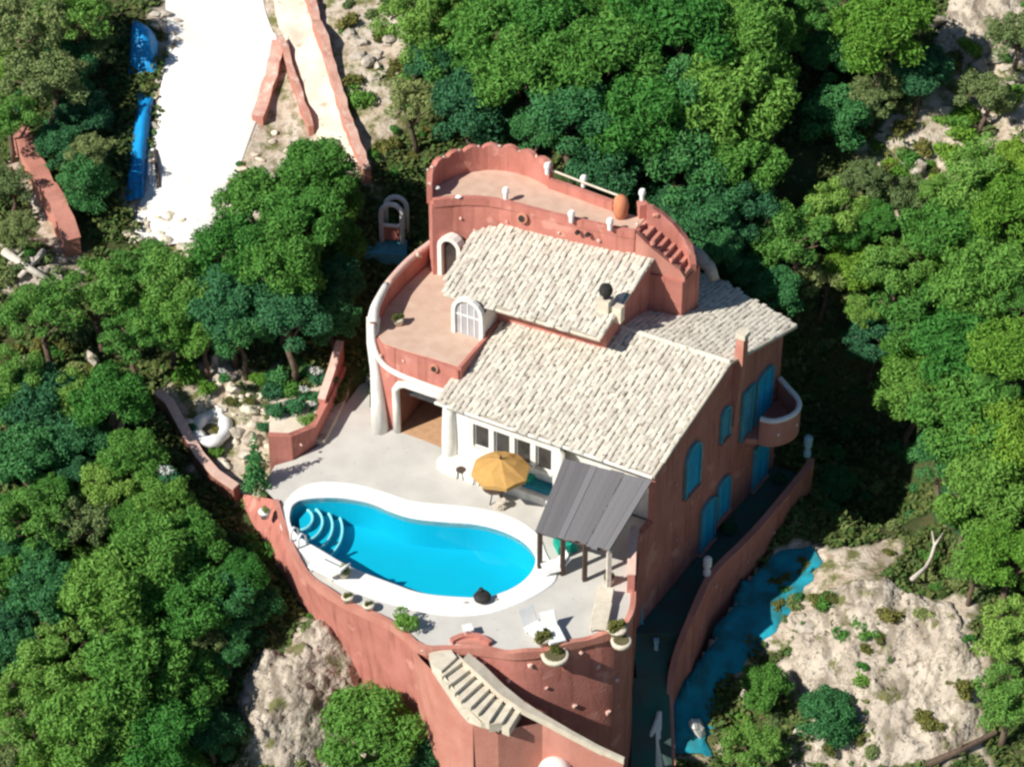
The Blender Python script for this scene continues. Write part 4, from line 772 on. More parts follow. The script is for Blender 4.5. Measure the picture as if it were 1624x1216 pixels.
TREES = [
# upper middle wood
(655,40,60,3,'G','bushy pale green pine right of the footpath wall, topmost'),(720,95,62,3,'G','loose bright green pine two crowns right of the footpath wall'),(790,45,72,4.5,'A','broad round pine at the top edge above the scalloped tower'),
(872,40,62,4.5,'A','dense pine on the top edge, right of the broad round one'),(835,125,70,4.5,'A','big lit pine straight above the scalloped parapet'),(745,180,60,3.2,'B','dark green pine close behind the left curve of the tower'),
(660,165,46,2.6,'L','grey green scrubby tree between footpath wall and tower'),(905,190,66,4,'B','dark shaded pine behind the row of white finials'),(955,95,80,5,'A','very large bright pine at upper centre of the wood'),
(1010,190,78,4.5,'A','large pine above the tower end with the orange clay finial'),(1070,50,85,5,'A','largest bright pine on the top edge right of centre'),(1175,60,70,5,'A','wide bright pine left of the deep shadow hollow'),
(1160,160,80,4.8,'A','pine overhanging the deep shadow hollow'),(1090,160,70,4.5,'B','deep green pine between two large bright crowns'),(960,265,58,3,'B','dark pine pressed behind the tower rail'),
(1075,265,70,3.8,'B','dark green pine up behind the rough red buttress'),(1170,255,64,3.8,'A','mid green pine at the lower edge of the shadow hollow'),(1120,345,58,3,'B','very dark pine behind the pale curved roof edging'),
(1185,345,52,2.8,'U','tall dark pine in shade behind the rear roof slope'),(1175,430,36,2,'B','small pine touching the rear roof corner'),(1040,330,40,2.2,'B','small dark pine just behind the red buttress'),
(850,210,40,2.8,'B','small shaded pine hugging the scalloped parapet'),(690,110,44,2.5,'B','narrow dark pine beside the scrub strip'),
# upper right
(1400,48,72,4.5,'Y','round yellow green pine standing alone in the upper right'),(1290,20,50,3,'G','pine cut by the top edge left of the round yellow green one'),(1460,115,42,2.4,'B','dark low pine in the shadow of the round yellow green pine'),
(1315,95,42,1.2,'B','dark pine inside the deep shadow hollow, upper side'),(1330,190,54,1.0,'B','dark pine filling the deep shadow hollow'),(1385,155,38,1.8,'L','grey green scrub tree on the edge of the shadow hollow'),
(1265,375,60,3.5,'G','ragged mid green pine right of the rear roof corner'),(1320,330,50,3,'G','ragged pine in the middle of the right slope'),(1305,440,42,2.4,'L','thin scrub tree over the villa shadow'),
(1450,320,45,1.6,'L','scrubby grey tree below the pale rocks of the right slope'),(1560,280,66,2.6,'G','big light green pine near the upper right edge'),(1610,330,60,3.2,'Y','light green pine cut by the right edge, upper one'),
(1500,370,60,3.2,'A','green pine left of the bleached upright log'),(1420,420,55,2.8,'G','mid green pine over the middle of the right slope'),(1560,450,72,3.6,'A','broad pine on the right slope level with the rear roof'),
(1450,490,68,3.6,'G','wide pine whose left side overhangs the villa shadow'),(1385,535,44,2.6,'U','tall dark pine at the top of the villa shadow'),(1525,560,74,3.8,'A','large bright pine right of the villa shadow'),
(1610,560,60,3.4,'Y','yellow green pine cut by the right edge, middle one'),(1450,620,56,3.4,'A','pine leaning over the villa shadow level with the balcony'),(1535,660,74,3.8,'A','big bright pine level with the balcony near the right'),
(1495,725,46,3.2,'B','darker pine at the right rim of the villa shadow'),(1605,700,62,3.4,'Y','light pine on the right edge level with the porch'),(1560,790,66,3.4,'A','large pine above the bleached dead branch'),
(1530,810,42,2.6,'B','small dark pine left of the dead branch'),(1600,890,58,3.2,'Y','pine on the right edge above the rock outcrop'),(1545,890,40,2.4,'G','small pine at the end of the dead branch'),
(1605,1000,55,3,'G','light green pine right of the rock outcrop, upper'),(1600,1100,55,3,'G','light green pine right of the rock outcrop, lower'),
(1370,290,38,2,'L','low scrub tree on the right slope beside a pale stone'),(1560,150,40,2,'L','low olive scrub tree among the top right rocks'),(1610,60,42,2.4,'L','low olive scrub tree in the top right corner'),
(1325,770,28,.5,'B','small shaded pine deep in the villa shadow beside the walkway'),
# upper left
(40,45,62,3.4,'L','grey green tree in the top left corner'),(120,30,58,3.4,'G','pine on the top edge left of the blue tarpaulin'),(70,130,60,3,'L','scrubby tree below the top left corner'),
(105,112,46,1.6,'B','dark pine left of the blue tarpaulin'),(10,185,44,2.4,'G','green pine on the left edge above the red wall'),(95,235,38,1.1,'B','dark pine right above the leaning red wall'),
(128,185,42,1.3,'B','shaded pine beside the dark drive edge'),(135,290,40,1.2,'U','tall shaded pine between red wall and driveway'),
(14,300,36,1.5,'L','scrubby tree left of the leaning red wall'),(30,365,30,1.2,'L','scrubby bushy tree over the broken white timber'),
(505,270,56,4,'A','pine covering the lower end of the footpath'),(522,318,44,2.2,'A','pine crown just left of the white gate arch'),(420,330,62,4,'A','large bright pine at the right foot of the driveway'),
(475,355,62,4.5,'A','bright pine between driveway and gate arch'),(370,400,60,4,'A','bright pine below the end of the driveway'),(484,415,48,1.8,'A','pine crown below left of the gate arch'),
(440,430,62,4,'A','large pine left of the round terrace, upper'),(300,440,62,3.5,'G','pine straight below the driveway end'),(225,430,54,3.2,'G','pine right of the broken white timber'),
(365,480,58,3.4,'B','darker pine in the middle of the left wood'),(150,470,60,3.2,'G','green pine below the broken white timber'),(70,500,58,3,'G','green pine on the left, level with the round terrace'),
(460,510,56,3.4,'B','shaded pine left of the round terrace parapet'),(528,500,40,2,'U','tall shaded pine touching the round terrace parapet'),(265,505,52,2.8,'A','bright pine above the rockery, upper left of it'),
(210,540,52,2.8,'G','green pine in the centre of the left wood'),(385,525,46,2.6,'B','dark pine just above the rockery'),(20,590,44,2.6,'G','pine on the left edge at mid height'),
# lower left
(60,640,55,2,'B','dark shaded pine in the left hollow, upper'),(40,730,60,2,'B','dark shaded pine in the left hollow, lower'),(120,700,50,1.8,'B','dark shaded pine in the left hollow, right side'),
(180,640,54,3,'A','bright pine left of the brown rockery wall'),(212,722,46,2.6,'A','bright pine under the brown rockery wall'),(262,795,46,2.4,'A','pine left of the narrow red wall by the pool steps'),
(180,760,46,2.4,'G','pine beside the pale stones in the left wood'),(60,830,58,2.8,'G','loose pine on the left edge below the hollow'),(130,830,48,2.6,'L','grey scrubby tree right of the loose pine on the left edge'),
(300,865,54,2.8,'A','big bright pine left of the pool steps'),(250,880,66,3.8,'A','big bright pine in the lower left wood, upper'),(385,915,36,2.2,'A','pine crowding the red wall below the pool steps'),
(170,950,70,3.8,'A','very broad bright pine in the lower left wood'),(300,960,62,3.2,'A','tall lit pine right of the very broad one'),(365,955,46,2.2,'U','tall dark pine above the pale rocks at lower left'),
(70,940,52,2.8,'B','dark pine on the left edge in the lower wood'),(90,1040,62,3.2,'G','light pine near the lower left edge'),(210,1060,72,3.8,'A','very broad bright pine near the bottom left'),
(295,1075,56,2.4,'A','lit pine left of the pale rocks at the bottom'),(362,1040,34,1.2,'B','small dark pine hanging over the pale rocks'),(50,1150,58,3,'G','light pine in the bottom left corner'),
(140,1160,66,3.4,'A','broad pine on the bottom edge, second from the left corner'),(250,1170,62,3.2,'A','broad pine on the bottom edge, third from the left corner'),(335,1168,42,1.6,'B','dark pine on the bottom edge beside the pale rocks'),
(418,960,30,.9,'B','dark pine in shade under the left retaining wall'),
(585,1165,72,2.6,'A','round bright pine bush at the foot of the retaining wall'),(650,1205,40,2,'B','dark small pine right of the round bush at the wall foot'),
(1216,1092,36,1.7,'A','bright green pine between blue path and rock outcrop'),(1196,1196,46,1.9,'G','olive green pine at the bottom beside the blue path'),(1310,1140,44,.8,'B','shaded dark pine in the hollow of the rock outcrop')]
for t in TREES: tree(*t)
FILL = [([(640,0),(1250,0),(1250,80),(1220,200),(1200,330),(1240,480),(1130,420),(1040,310),(870,250),(700,215),(650,120)], 'AABG', 3.2, 'pine filling a gap between the bigger crowns behind the tower'),
 ([(130,420),(330,390),(400,300),(500,240),(560,340),(570,430),(550,530),(400,540),(280,550),(150,545)], 'AAGB', 2.4, 'pine filling a gap between the bigger crowns of the left wood'),
 ([(0,600),(190,610),(230,720),(320,900),(340,1000),(320,1040),(330,1216),(0,1216)], 'AAGBL', 2.2, 'pine filling a gap between the bigger crowns of the lower left wood'),
 ([(1240,340),(1400,340),(1624,230),(1624,960),(1580,960),(1540,830),(1480,650),(1390,500),(1280,440)], 'AGGY', 2.4, 'pine filling a gap between the bigger crowns of the right slope'),
 ([(0,0),(150,0),(140,300),(140,380),(140,330),(100,210),(0,150)], 'GBLL', 1.7, 'tree filling a gap between the bigger crowns left of the driveway')]
TP = [(t[0], t[1], t[2]) for t in TREES]; USED = set()
for poly, ks, h, lb in FILL:
    pv = [Vector((a, b, 0)) for a, b in poly]; n_ = 0
    for _ in range(1500):
        a, b = random.uniform(min(p[0] for p in poly), max(p[0] for p in poly)), random.uniform(min(p[1] for p in poly), max(p[1] for p in poly)); r = random.uniform(30, 44)
        if not inpoly(a, b, pv) or any((a-x)**2+(b-y)**2 < (.62*(r+q))**2 for x, y, q in TP): continue
        TP.append((a, b, r)); best = None
        for t in sorted(TREES, key=lambda t: (t[0]-a)**2+(t[1]-b)**2):
            dx, dy = a-t[0], b-t[1]; w_ = ('right of' if dx > 0 else 'left of') if abs(dx) > abs(dy) else ('just below' if dy > 0 else 'just above'); l_ = f'small pine {w_} the {t[5]}'
            if l_ not in USED and len(l_.split()) <= 16: best = l_; break
        USED.add(best); tree(a, b, r, h*random.uniform(.8, 1.2), random.choice(ks), best, 'small pines between the big crowns'); n_ += 1
        if n_ > 26: break
# shrubs
SHR = [(crown_mesh('shrub', 70+i, 'shrub', m)) for i, m in enumerate((LEAFA, LEAFD, LEAFO, LEAFC, LEAFB))]
def shrub(p, R, kind, label, name='shrub', group=None, cat='shrub'):
    o = bpy.data.objects.new(name, SHR[kind]); COL.objects.link(o); o.location = p; o.scale = (R, R, R*random.uniform(.8, 1.1)); o.rotation_euler = (0, 0, random.random()*6.28); return tag(o, label, cat, group)
CNAME = ('bright green', 'grey green', 'olive', 'yellow green', 'dark green')
def zone(poly, n, kinds, r0, r1, label, group, up=0):
    xs_ = [p[0] for p in poly]; ys_ = [p[1] for p in poly]; pv = [Vector((a, b, 0)) for a, b in poly]; k = 0
    while k < n:
        a, b = random.uniform(min(xs_), max(xs_)), random.uniform(min(ys_), max(ys_))
        if not inpoly(a, b, pv): continue
        p = G(a, b); r = random.uniform(r0, r1); kk = random.choice(kinds); lb = label; lb = lb.replace('small dark', 'dark').replace('dark ', '').replace('green ', '').replace('olive ', '')
        shrub(p+Vector((0, 0, up-.05)), r, kk, ('large ' if r > r0+.7*(r1-r0) else 'small ' if r < r0+.3*(r1-r0) else 'medium ')+CNAME[kk]+' '+lb.replace('small ', ''), group=group); k += 1
zone([(520,0),(640,0),(680,200),(640,300),(600,290),(560,180)], 26, (0, 1, 2), .3, .75, 'low scrub bush on the pale strip right of the footpath wall', 'scrub bushes right of the footpath wall')
zone([(1440,130),(1624,0),(1624,260),(1500,330),(1330,330),(1340,250)], 60, (1, 2, 3, 0), .3, .8, 'low scrub bush among the rocks of the upper right slope', 'scrub bushes on the upper right slope')
zone([(1260,960),(1420,930),(1560,1010),(1560,1200),(1260,1200)], 17, (2, 1, 2, 0), .2, .62, 'small olive tuft growing on the pale rock outcrop', 'olive tufts on the rock outcrop', .32)
zone([(1330,985),(1400,960),(1420,1080),(1350,1090)], 7, (2, 0), .3, .5, 'olive bush in the hollow of the bare outcrop', 'bushes in the outcrop hollow', .25)
zone([(384,250),(392,258),(352,335),(342,330)], 9, (4, 2), .15, .3, 'small dark tuft along the right edge of the driveway', 'tufts along the driveway edge')
zone([(400,1060),(500,960),(560,1030),(640,1130),(560,1100),(500,1216),(400,1216)], 16, (1, 0, 2), .2, .5, 'small scrub tuft among the pale rocks left of the retaining wall', 'scrub tufts left of the retaining wall')
zone([(0,380),(120,420),(260,540),(130,600),(0,560)], 22, (0, 1, 2), .3, .7, 'scrub bush on open ground below the broken white timber', 'scrub bushes below the white timber')
zone([(0,0),(190,0),(190,330),(130,330),(50,230),(0,230)], 24, (1, 4), .3, .7, 'scrub bush under the trees left of the driveway', 'scrub bushes left of the driveway')
zone([(1260,600),(1300,760),(1290,850),(1420,860),(1480,780),(1400,640),(1300,520)], 26, (4, 4, 1), .3, .7, 'dark bush in the villa shadow on the right', 'dark bushes in the villa shadow')
zone([(1155,1090),(1240,1020),(1240,1216),(1150,1216)], 12, (0, 2, 1), .3, .6, 'green bush between the blue path and the rock outcrop', 'bushes beside the blue path')
zone([(1225,930),(1262,890),(1300,880),(1300,925),(1235,995)], 16, (4, 1, 2), .2, .42, 'bush along the right edge of the blue path', 'bushes along the blue path edge')
zone([(1380,860),(1560,900),(1560,960),(1440,930)], 10, (0, 1, 2), .25, .5, 'bush along the upper rim of the rock outcrop', 'bushes above the rock outcrop')
zone([(0,600),(240,600),(420,880),(430,1216),(0,1216)], 60, (0, 4, 1), .35, .8, 'understorey bush between the pines of the lower left wood', 'understorey bushes of the lower left wood')
zone([(1300,420),(1624,300),(1624,1000),(1500,860),(1400,620)], 60, (0, 4, 1), .35, .8, 'understorey bush between the pines of the right slope', 'understorey bushes of the right slope')

# ---------------------------------------------------------------- rockery and planting left of the terrace
rk = thing('rockery_ring', G(325, 680, .3), 'white rendered ring planter with a hollow middle on the rockery', 'planter')
c = G(336, 688); c = Vector((c.x, c.y, c.z)); rg = [c+Vector((math.cos(a)*.62, math.sin(a)*.9, .3)) for a in np.linspace(0, 6.283, 17)[:-1]]
MB().tube(rg, [.27+.07*math.sin(i*2.1) for i in range(16)], 10, True).build('ring', WPAINT, rk, True); MB().lathe(c, [(.75, -.4), (.72, .1), (.6, .25)], 16).build('base', WHITE, rk, True); MB().lathe(c, [(.42, .0), (.4, .28)], 14).build('soil', mat('dark_soil', (.10, .09, .04), (.14, .12, .06), 4), rk)
RKS = [(375,625,.55,.45,'cream boulder above the white ring planter'),(400,655,.6,.5,'cream boulder right of the white ring planter'),(365,600,.4,.4,'grey boulder highest on the rockery'),(425,640,.4,.35,'small pinkish boulder by the dark columnar cypress'),
 (372,690,.45,.4,'cream boulder in front of the white ring planter'),(395,700,.35,.45,'grey boulder left of the dark columnar cypress'),(350,735,.35,.3,'pinkish boulder on the narrow red wall'),(385,725,.35,.3,'grey pink boulder beside the dark columnar cypress'),(340,575,.22,.35,'thin white stone standing above the rockery'),(350,652,.3,.25,'white stone touching the ring planter'),
 (590,608,.42,.5,'white boulder at the foot of the white buttress'),(572,596,.35,.4,'white grey boulder behind the foot of the white buttress'),(568,578,.4,.6,'tall pale boulder beside the round terrace wall')]
for i, (a, b, r, h, lb) in enumerate(RKS):
    p = G(a, b) if a < 560 else P(a, b, 0); mm = (STONE, CREAM, WHITE)[2 if 'white' in lb and 'ring' not in lb.split('white')[1][:6] and 'front' not in lb and 'above' not in lb else (1 if 'cream' in lb else 0)]
    tag(MB().rock(p+Vector((0, 0, h*.4)), r, r*.85, h, 60+i, 2, .35).build('boulder', mm), lb, 'boulder', 'boulders of the rockery and terrace foot')
wl_ = thing('garden_wall', G(275, 660), 'reddish brown wall running from the trees past the rockery to the pool', 'wall')
wp = [G(250, 628, .5), G(270, 648, .4), G(296, 698, .3), G(318, 738, .2), G(344, 770, .1), G(376, 792, .1)]; wz = [zt(p.x, p.y) for p in wp]
MB().wall(wp, .35, [z-.6 for z in wz], [z+.75 for z in wz]).build('wall_face', BROWN, wl_); MB().wall(wp, .42, [z+.75 for z in wz], [z+.83 for z in wz]).build('wall_coping', STUD, wl_)
bed = thing('raised_bed', P(465, 700, 0), 'terracotta raised bed with white flowers at the back left of the terrace', 'planter')
fp = [P(428, 728, 0), P(462, 726, 0), P(497, 703, 0), P(520, 660, 0), P(545, 612, 0)]
MB().wall(fp, .3, -1, [1.35, 1.25, .95, 1.0, 1.1]).build('bed_wall', TERRA, bed); MB().prism([fp[0], fp[1], fp[2], fp[3], fp[4], P(500, 590, 0), P(430, 640, 0)], -1, .75).build('soil', SAND, bed)
MB().wall([fp[2]+Vector((.3, -.1, 0)), fp[3]+Vector((.3, -.1, 0)), fp[4]+Vector((.25, 0, 0))], .35, -.2, [.25, .3, .35]).build('kerb', STONE, bed)
for (a, b) in ((448, 700), (478, 702)): stud(P(a, b, .8)-Vector((0, .1, 0)), Vector((0, -1, 0)), bed, .1)
fb = thing('garden_wall', P(528, 640, .8), 'sloping terracotta wing wall between raised bed and round terrace', 'wall')
MB().wall([P(512, 668, .0), P(530, 632, 0), P(542, 600, 0)], .3, 0, [1.2, 1.7, 2.0]).build('wall_face', TERRA, fb); MB().wall([P(512, 668, .0), P(530, 632, 0), P(542, 600, 0)], .34, [1.2, 1.7, 2.0], [1.27, 1.77, 2.07]).build('wall_coping', STUD, fb)
def fl_mesh(seed, m):
    rs = np.random.RandomState(seed); V, F_ = puff_arrays(rs, [((0, 0, .3), .5), ((.4, .2, .25), .35), ((-.3, .3, .3), .35)], 160, .16); return np_mesh('flower_head', V, F_, m)
FLM = fl_mesh(3, FLOWER)
for i, (a, b, z, r, lb) in enumerate(((500,590,1.3,.34,'white flowering bush highest in the raised bed'),(482,618,1.2,.26,'white flowering bush at the middle of the raised bed'),(455,640,1.1,.22,'white flowering bush at the left of the raised bed'),(495,640,1.1,.2,'small white flowering bush nearest the wing wall'),(262,748,3.2,.36,'white flowering bush out in the trees left of the rockery'),(352,588,1.9,.2,'white blossom tuft above the rockery'),(300,668,1.0,.2,'white blossom tuft left of the ring planter'))):
    p = P(a, b, z) if a > 400 else G(a, b, z); t = thing('flowering_bush', (p.x, p.y, p.z-.5), lb, 'flowers', 'white flowering bushes left of the terrace')
    for nm, me, R, dz in (('blossom', FLM, r*1.2, .42), ('foliage', SHR[4], r*1.8, -.1), ): o = bpy.data.objects.new(nm, me); COL.objects.link(o); o.parent = t; o.scale = (R, R, R); o.location = (0, 0, dz)
for i, (a, b, z, r, k, lb) in enumerate(((470,655,.8,.6,4,'dark green bush in the front of the raised bed'),(445,610,.9,.7,4,'dark green bush at the back of the raised bed'),(520,605,1.0,.5,4,'green bush by the top of the wing wall'),(410,605,.6,.5,3,'yellow green bush above the rockery, right one'),(300,600,.8,.7,3,'yellow green bush above the rockery, left one'),(345,690,.8,.4,2,'olive tuft spilling from the ring planter'),(420,680,.8,.35,4,'small dark bush between rockery and raised bed'),(365,640,.6,.35,2,'olive tuft between the cream boulders'),
 (440,660,.8,.55,4,'dark bush at the left front corner of the raised bed'),(490,670,.8,.42,0,'green bush at the right front corner of the raised bed'),(465,620,.8,.6,0,'green bush in the middle of the raised bed'),(505,635,.8,.45,4,'dark bush against the inside of the wing wall'),(430,625,.8,.6,4,'dark bush at the back left of the raised bed'),(480,590,.9,.6,4,'dark bush at the very back of the raised bed'),
 (395,640,.3,.3,2,'olive tuft beside the small pinkish boulder'),(345,720,.3,.35,0,'green tuft under the white ring planter'),(400,730,.3,.3,4,'dark tuft behind the columnar cypress'),(330,620,.3,.5,3,'yellow green tuft at the top of the brown wall'))):
    p = P(a, b, z) if a > 425 else G(a, b, .2); shrub(p, r, k, lb, group='bushes of the raised bed and rockery')
# columnar cypress
cy = thing('cypress', P(408, 775, -.2), 'slim dark columnar cypress at the left corner of the terrace', 'tree'); rs = np.random.RandomState(9)
V, F_ = puff_arrays(rs, [((rs.uniform(-.05, .05), rs.uniform(-.05, .05), .2+.22*i), .50-.036*i) for i in range(13)], 900, .09); me = np_mesh('crown', V, F_, LEAFB); o = bpy.data.objects.new('crown', me); COL.objects.link(o); o.parent = cy; o.scale = (1, 1, 1.0)
o = MB().tube([P(408, 775, -.4), P(408, 775, -.4)+Vector((0, 0, 2.2))], [.07, .03], 6).build('trunk', BARK, cy)
# terrace plants
def potted(px, py, z, r, k, lb, mpot=CREAM, pr=.24, dz=.3):
    c = P(px, py, z); t = thing('potted_plant', c, lb, 'potted plant', 'potted plants on the pool terrace'); MB().lathe(c, [(pr*.7, 0), (pr, dz), (pr*1.1, dz+.03), (pr*.8, dz+.05)], 12).build('pot', mpot, t, True)
    o = bpy.data.objects.new('foliage', SHR[k]); COL.objects.link(o); o.parent = t; o.scale = (r, r, r); o.location = (0, 0, dz)
potted(642, 1000, 0, .55, 0, 'leafy green bush in a pot at the head of the outside stairs'); potted(978, 1005, 0, .42, 2, 'dark olive plant in a cream bowl at the right rim of the terrace', pr=.4); potted(862, 1022, 0, .4, 2, 'dry olive plant in a trough hanging over the retaining wall')
potted(608, 650, 0, .42, 2, 'olive climbing plant at the left foot of the garage arch'); potted(612, 628, 0, .36, 3, 'yellow olive plant behind the climbing plant by the garage arch'); potted(615, 668, 0, .32, 2, 'small olive plant nearest the garage arch sill')
potted(966, 925, 0, .25, 2, 'small olive plant at the foot of the pale porch post'); potted(545, 915, 0, .3, 1, 'grey tuft in a pot at the left front of the pool'); potted(420, 820, .0, .22, 1, 'tiny grey plant in a white pot left of the pool steps', WPAINT)
potted(632, 515, 4.4, .3, 2, 'dry brown plant in a pot on the round upper terrace'); potted(585, 968, 0, .18, 2, 'tiny olive plant in a pot on the rim left of the stairs'); potted(552, 955, 0, .2, 2, 'tiny brown plant in a pot at the left front rim')
tr = thing('stone_trough', P(885, 1035, 0), 'pale half round stone trough jutting out over the retaining wall', 'trough')
c = P(880, 1040, -.15); MB().lathe(c, [(.12, -.35), (.5, -.1), (.56, .1), (.5, .12)], 16).build('bowl', CREAM, tr, True); MB().lathe(c, [(.46, .08), (.4, .16)], 14).build('soil', mat('dark_soil', (.1, .09, .04)), tr)
tag(shrub(P(880, 1030, .0), .35, 2, 'olive plant growing in the half round stone trough'), None, 'plant')
ec = thing('corner_planter', P(985, 1015, 0), 'cream bowl planter jutting from the right corner of the terrace', 'planter'); c = P(985, 1018, -.1); MB().lathe(c, [(.1, -.3), (.38, -.1), (.42, .1), (.36, .12)], 14).build('bowl', CREAM, ec, True); MB().lathe(c, [(.34, .08), (.3, .15)], 12).build('soil', mat('dark_soil', (.1, .09, .04)), ec)
shrub(EP(7.5, -4.15, .45), .5, 4, 'dark shaded bush in front of the stepped turquoise doors', cat='plant'); shrub(EP(11.6, -4.15, .7), .4, 4, 'dark shaded bush under the balcony', cat='plant')

# ---------------------------------------------------------------- walls, gate, tarpaulin and painted shade strip by the driveway
def gwall(pts, th, h, m, label, cm=STUD, base=1.0):
    pp = resample([G(a, b, 0) for a, b in pts], .45); pp = [p+Vector((random.uniform(-.05, .05), random.uniform(-.05, .05), 0)) for p in pp]; zz_ = [zt(p.x, p.y) for p in pp]; hh = [h*(1+random.uniform(-.22, .22)+.18*math.sin(i*.7)) for i, _ in enumerate(pp)]
    t = thing('boundary_wall', pp[0], label, 'wall'); MB().wall(pp, th, [z-base for z in zz_], [z+k for z, k in zip(zz_, hh)]).build('wall_face', m, t); MB().wall([p+Vector((random.uniform(-.03, .03), 0, 0)) for p in pp], th+.05, [z+k for z, k in zip(zz_, hh)], [z+k+.06 for z, k in zip(zz_, hh)]).build('wall_coping', cm, t)
gwall([(444,75),(430,130),(408,195)], .55, .4, TERRAL, 'terracotta wall forking left along the driveway edge', BLEACH); gwall([(444,75),(462,120),(480,175),(495,215)], .25, .5, TERRAL, 'thin terracotta wall forking right beside the footpath', BLEACH)
gwall([(485,-20),(505,60),(535,150),(560,230),(583,292)], .35, .7, TERRAL, 'long terracotta boundary wall right of the footpath', BLEACH)
gwall([(30,225),(62,290),(95,350),(118,405)], .75, .9, TERRAL, 'leaning red wall in the trees at the left edge', TERRAL)
ga = thing('gate_arch', G(615, 385), 'white rendered gate arch with open top in the trees left of the tower', 'gate')
g0 = G(606, 385); g1 = g0+Vector((.95, -.15, 0)); H_ = 2.3
def portal(o, nm='arch'):
    pts = [g0+o, g0+o+Vector((0, 0, H_*.7))]+[lerp(g0, g1, .5)+o+Vector((-math.cos(a)*.48, .06*math.cos(a), H_*.7+math.sin(a)*.55)) for a in np.linspace(.3, 2.84, 8)]+[g1+o+Vector((0, 0, H_*.7)), g1+o]; MB().tube(pts, .12, 8).build(nm, WPAINT, ga, True)
portal(Vector((0, 0, 0))); portal(Vector((.18, .75, -.1)))
MB().tube([g0+Vector((0, 0, 1.0)), g1+Vector((0, 0, 1.0))], .09, 8).build('crossbar', WPAINT, ga); MB().box(g0+Vector((.1, -.02, .2)), Vector((.75, -.12, 0)), Vector((0, .08, 0)), Vector((0, 0, .75))).build('gate_leaf', TERRA, ga)
MB().prism([g0+Vector((-.9, -.9, 0)), g1+Vector((.2, -.9, 0)), g1+Vector((.2, .3, 0)), g0+Vector((-.4, .3, 0))], g0.z-.6, g0.z+.06).build('threshold', TURQP, ga)
def blue_sheet(pts, h, lb, seed):
    P_ = [G(a, b) for a, b in pts]; n_ = 9; V = []; r = random.Random(seed)
    for i in range(n_):
        for j in range(n_):
            p = lerp(lerp(P_[0], P_[1], i/(n_-1)), lerp(P_[3], P_[2], i/(n_-1)), j/(n_-1)); e = min(i, j, n_-1-i, n_-1-j)/((n_-1)/2); V.append(Vector((p.x, p.y, zt(p.x, p.y)+.15+h*min(1, e*1.5)**.6*(1 if e else 0)+r.uniform(-.06, .06))))
    mb = MB(); mb.add(V, [(i*n_+j, i*n_+j+1, (i+1)*n_+j+1, (i+1)*n_+j) for i in range(n_-1) for j in range(n_-1)])
    t = thing('tarpaulin', P_[0], lb, 'tarpaulin'); mb.build('sheet', TARP_SHADE, t, True); MB().tube([V[k]+Vector((0, 0, .02)) for k in range(n_)], .03, 5).build('hem', TARP_SHADE, t)  # the narrow one built here is tree shade shaped as a sheet
blue_sheet([(212,40),(252,70),(248,118),(205,120)], .9, 'bright blue tarpaulin over a heap at the left of the driveway', 1); blue_sheet([(222,150),(244,160),(228,318),(200,324)], .45, 'narrow blue strip of painted tree shade along the drive edge', 2)  # second sheet: blue tree shade beside the drive put into a coloured strip
fr_ = thing('white_frame', G(237, 272), 'white upright frame lying by the left edge of the driveway', 'frame'); a, b = G(234, 240, .1), G(240, 300, .1)
MB().tube([a, b], .1, 6).build('rail', WPAINT, fr_); MB().tube([a+Vector((.35, 0, .1)), b+Vector((.35, 0, .1))], .08, 6).build('rail', DWOOD, fr_); MB().tube([a, a+Vector((.35, 0, .1))], .07, 6).build('crosspiece', WPAINT, fr_)
def logs(pts, r, lb):
    t = thing('fallen_log', pts[0], lb, 'log', 'pieces of bleached timber'); MB().tube(pts, r, 8).build('stem', LOGM, t, True); m_ = lerp(pts[0], pts[1], .5); MB().tube([m_, m_+Vector((.35, .25, .25))], [.06, .02], 6).build('stub', LOGM, t)
logs([G(5, 398, .3), G(45, 425, .4), G(92, 452, .3)], [.2, .17, .12], 'long bleached timber lying across the clearing at the left edge'); logs([G(70, 398, .3), G(30, 440, .2)], [.16, .12], 'shorter bleached timber crossing the long one')
br_ = thing('dead_branch', G(1470, 885, .4), 'bent bleached branch at the edge of the villa shadow', 'branch'); bpts = [G(1446, 918, .3), G(1468, 900, .5), G(1476, 885, .6), G(1482, 865, .8), G(1496, 845, .9)]
MB().tube(bpts, [.10, .09, .08, .07, .04], 7).build('stem', LOGM, br_, True); MB().tube([bpts[3], G(1478, 842, .8)], [.05, .02], 6).build('twig', LOGM, br_)
lg = thing('fallen_log', G(1578, 330, .4), 'bleached upright log between the pines at the right', 'log', 'pieces of bleached timber'); MB().tube([G(1580, 352, .2), G(1576, 300, 1.2)], [.16, .1], 8).build('stem', LOGM, lg); MB().tube([G(1578, 325, .6), G(1568, 312, .9)], [.06, .03], 6).build('stub', LOGM, lg)
lg = thing('fallen_log', G(1560, 1180, .2), 'dark fallen trunk lying across the bottom right rocks', 'log', None); MB().tube([G(1470, 1212, .3), G(1520, 1190, .3), G(1580, 1160, .3)], [.16, .14, .1], 8).build('stem', BARK, lg); MB().tube([G(1520, 1190, .3), G(1530, 1172, .7)], [.06, .03], 6).build('stub', BARK, lg)
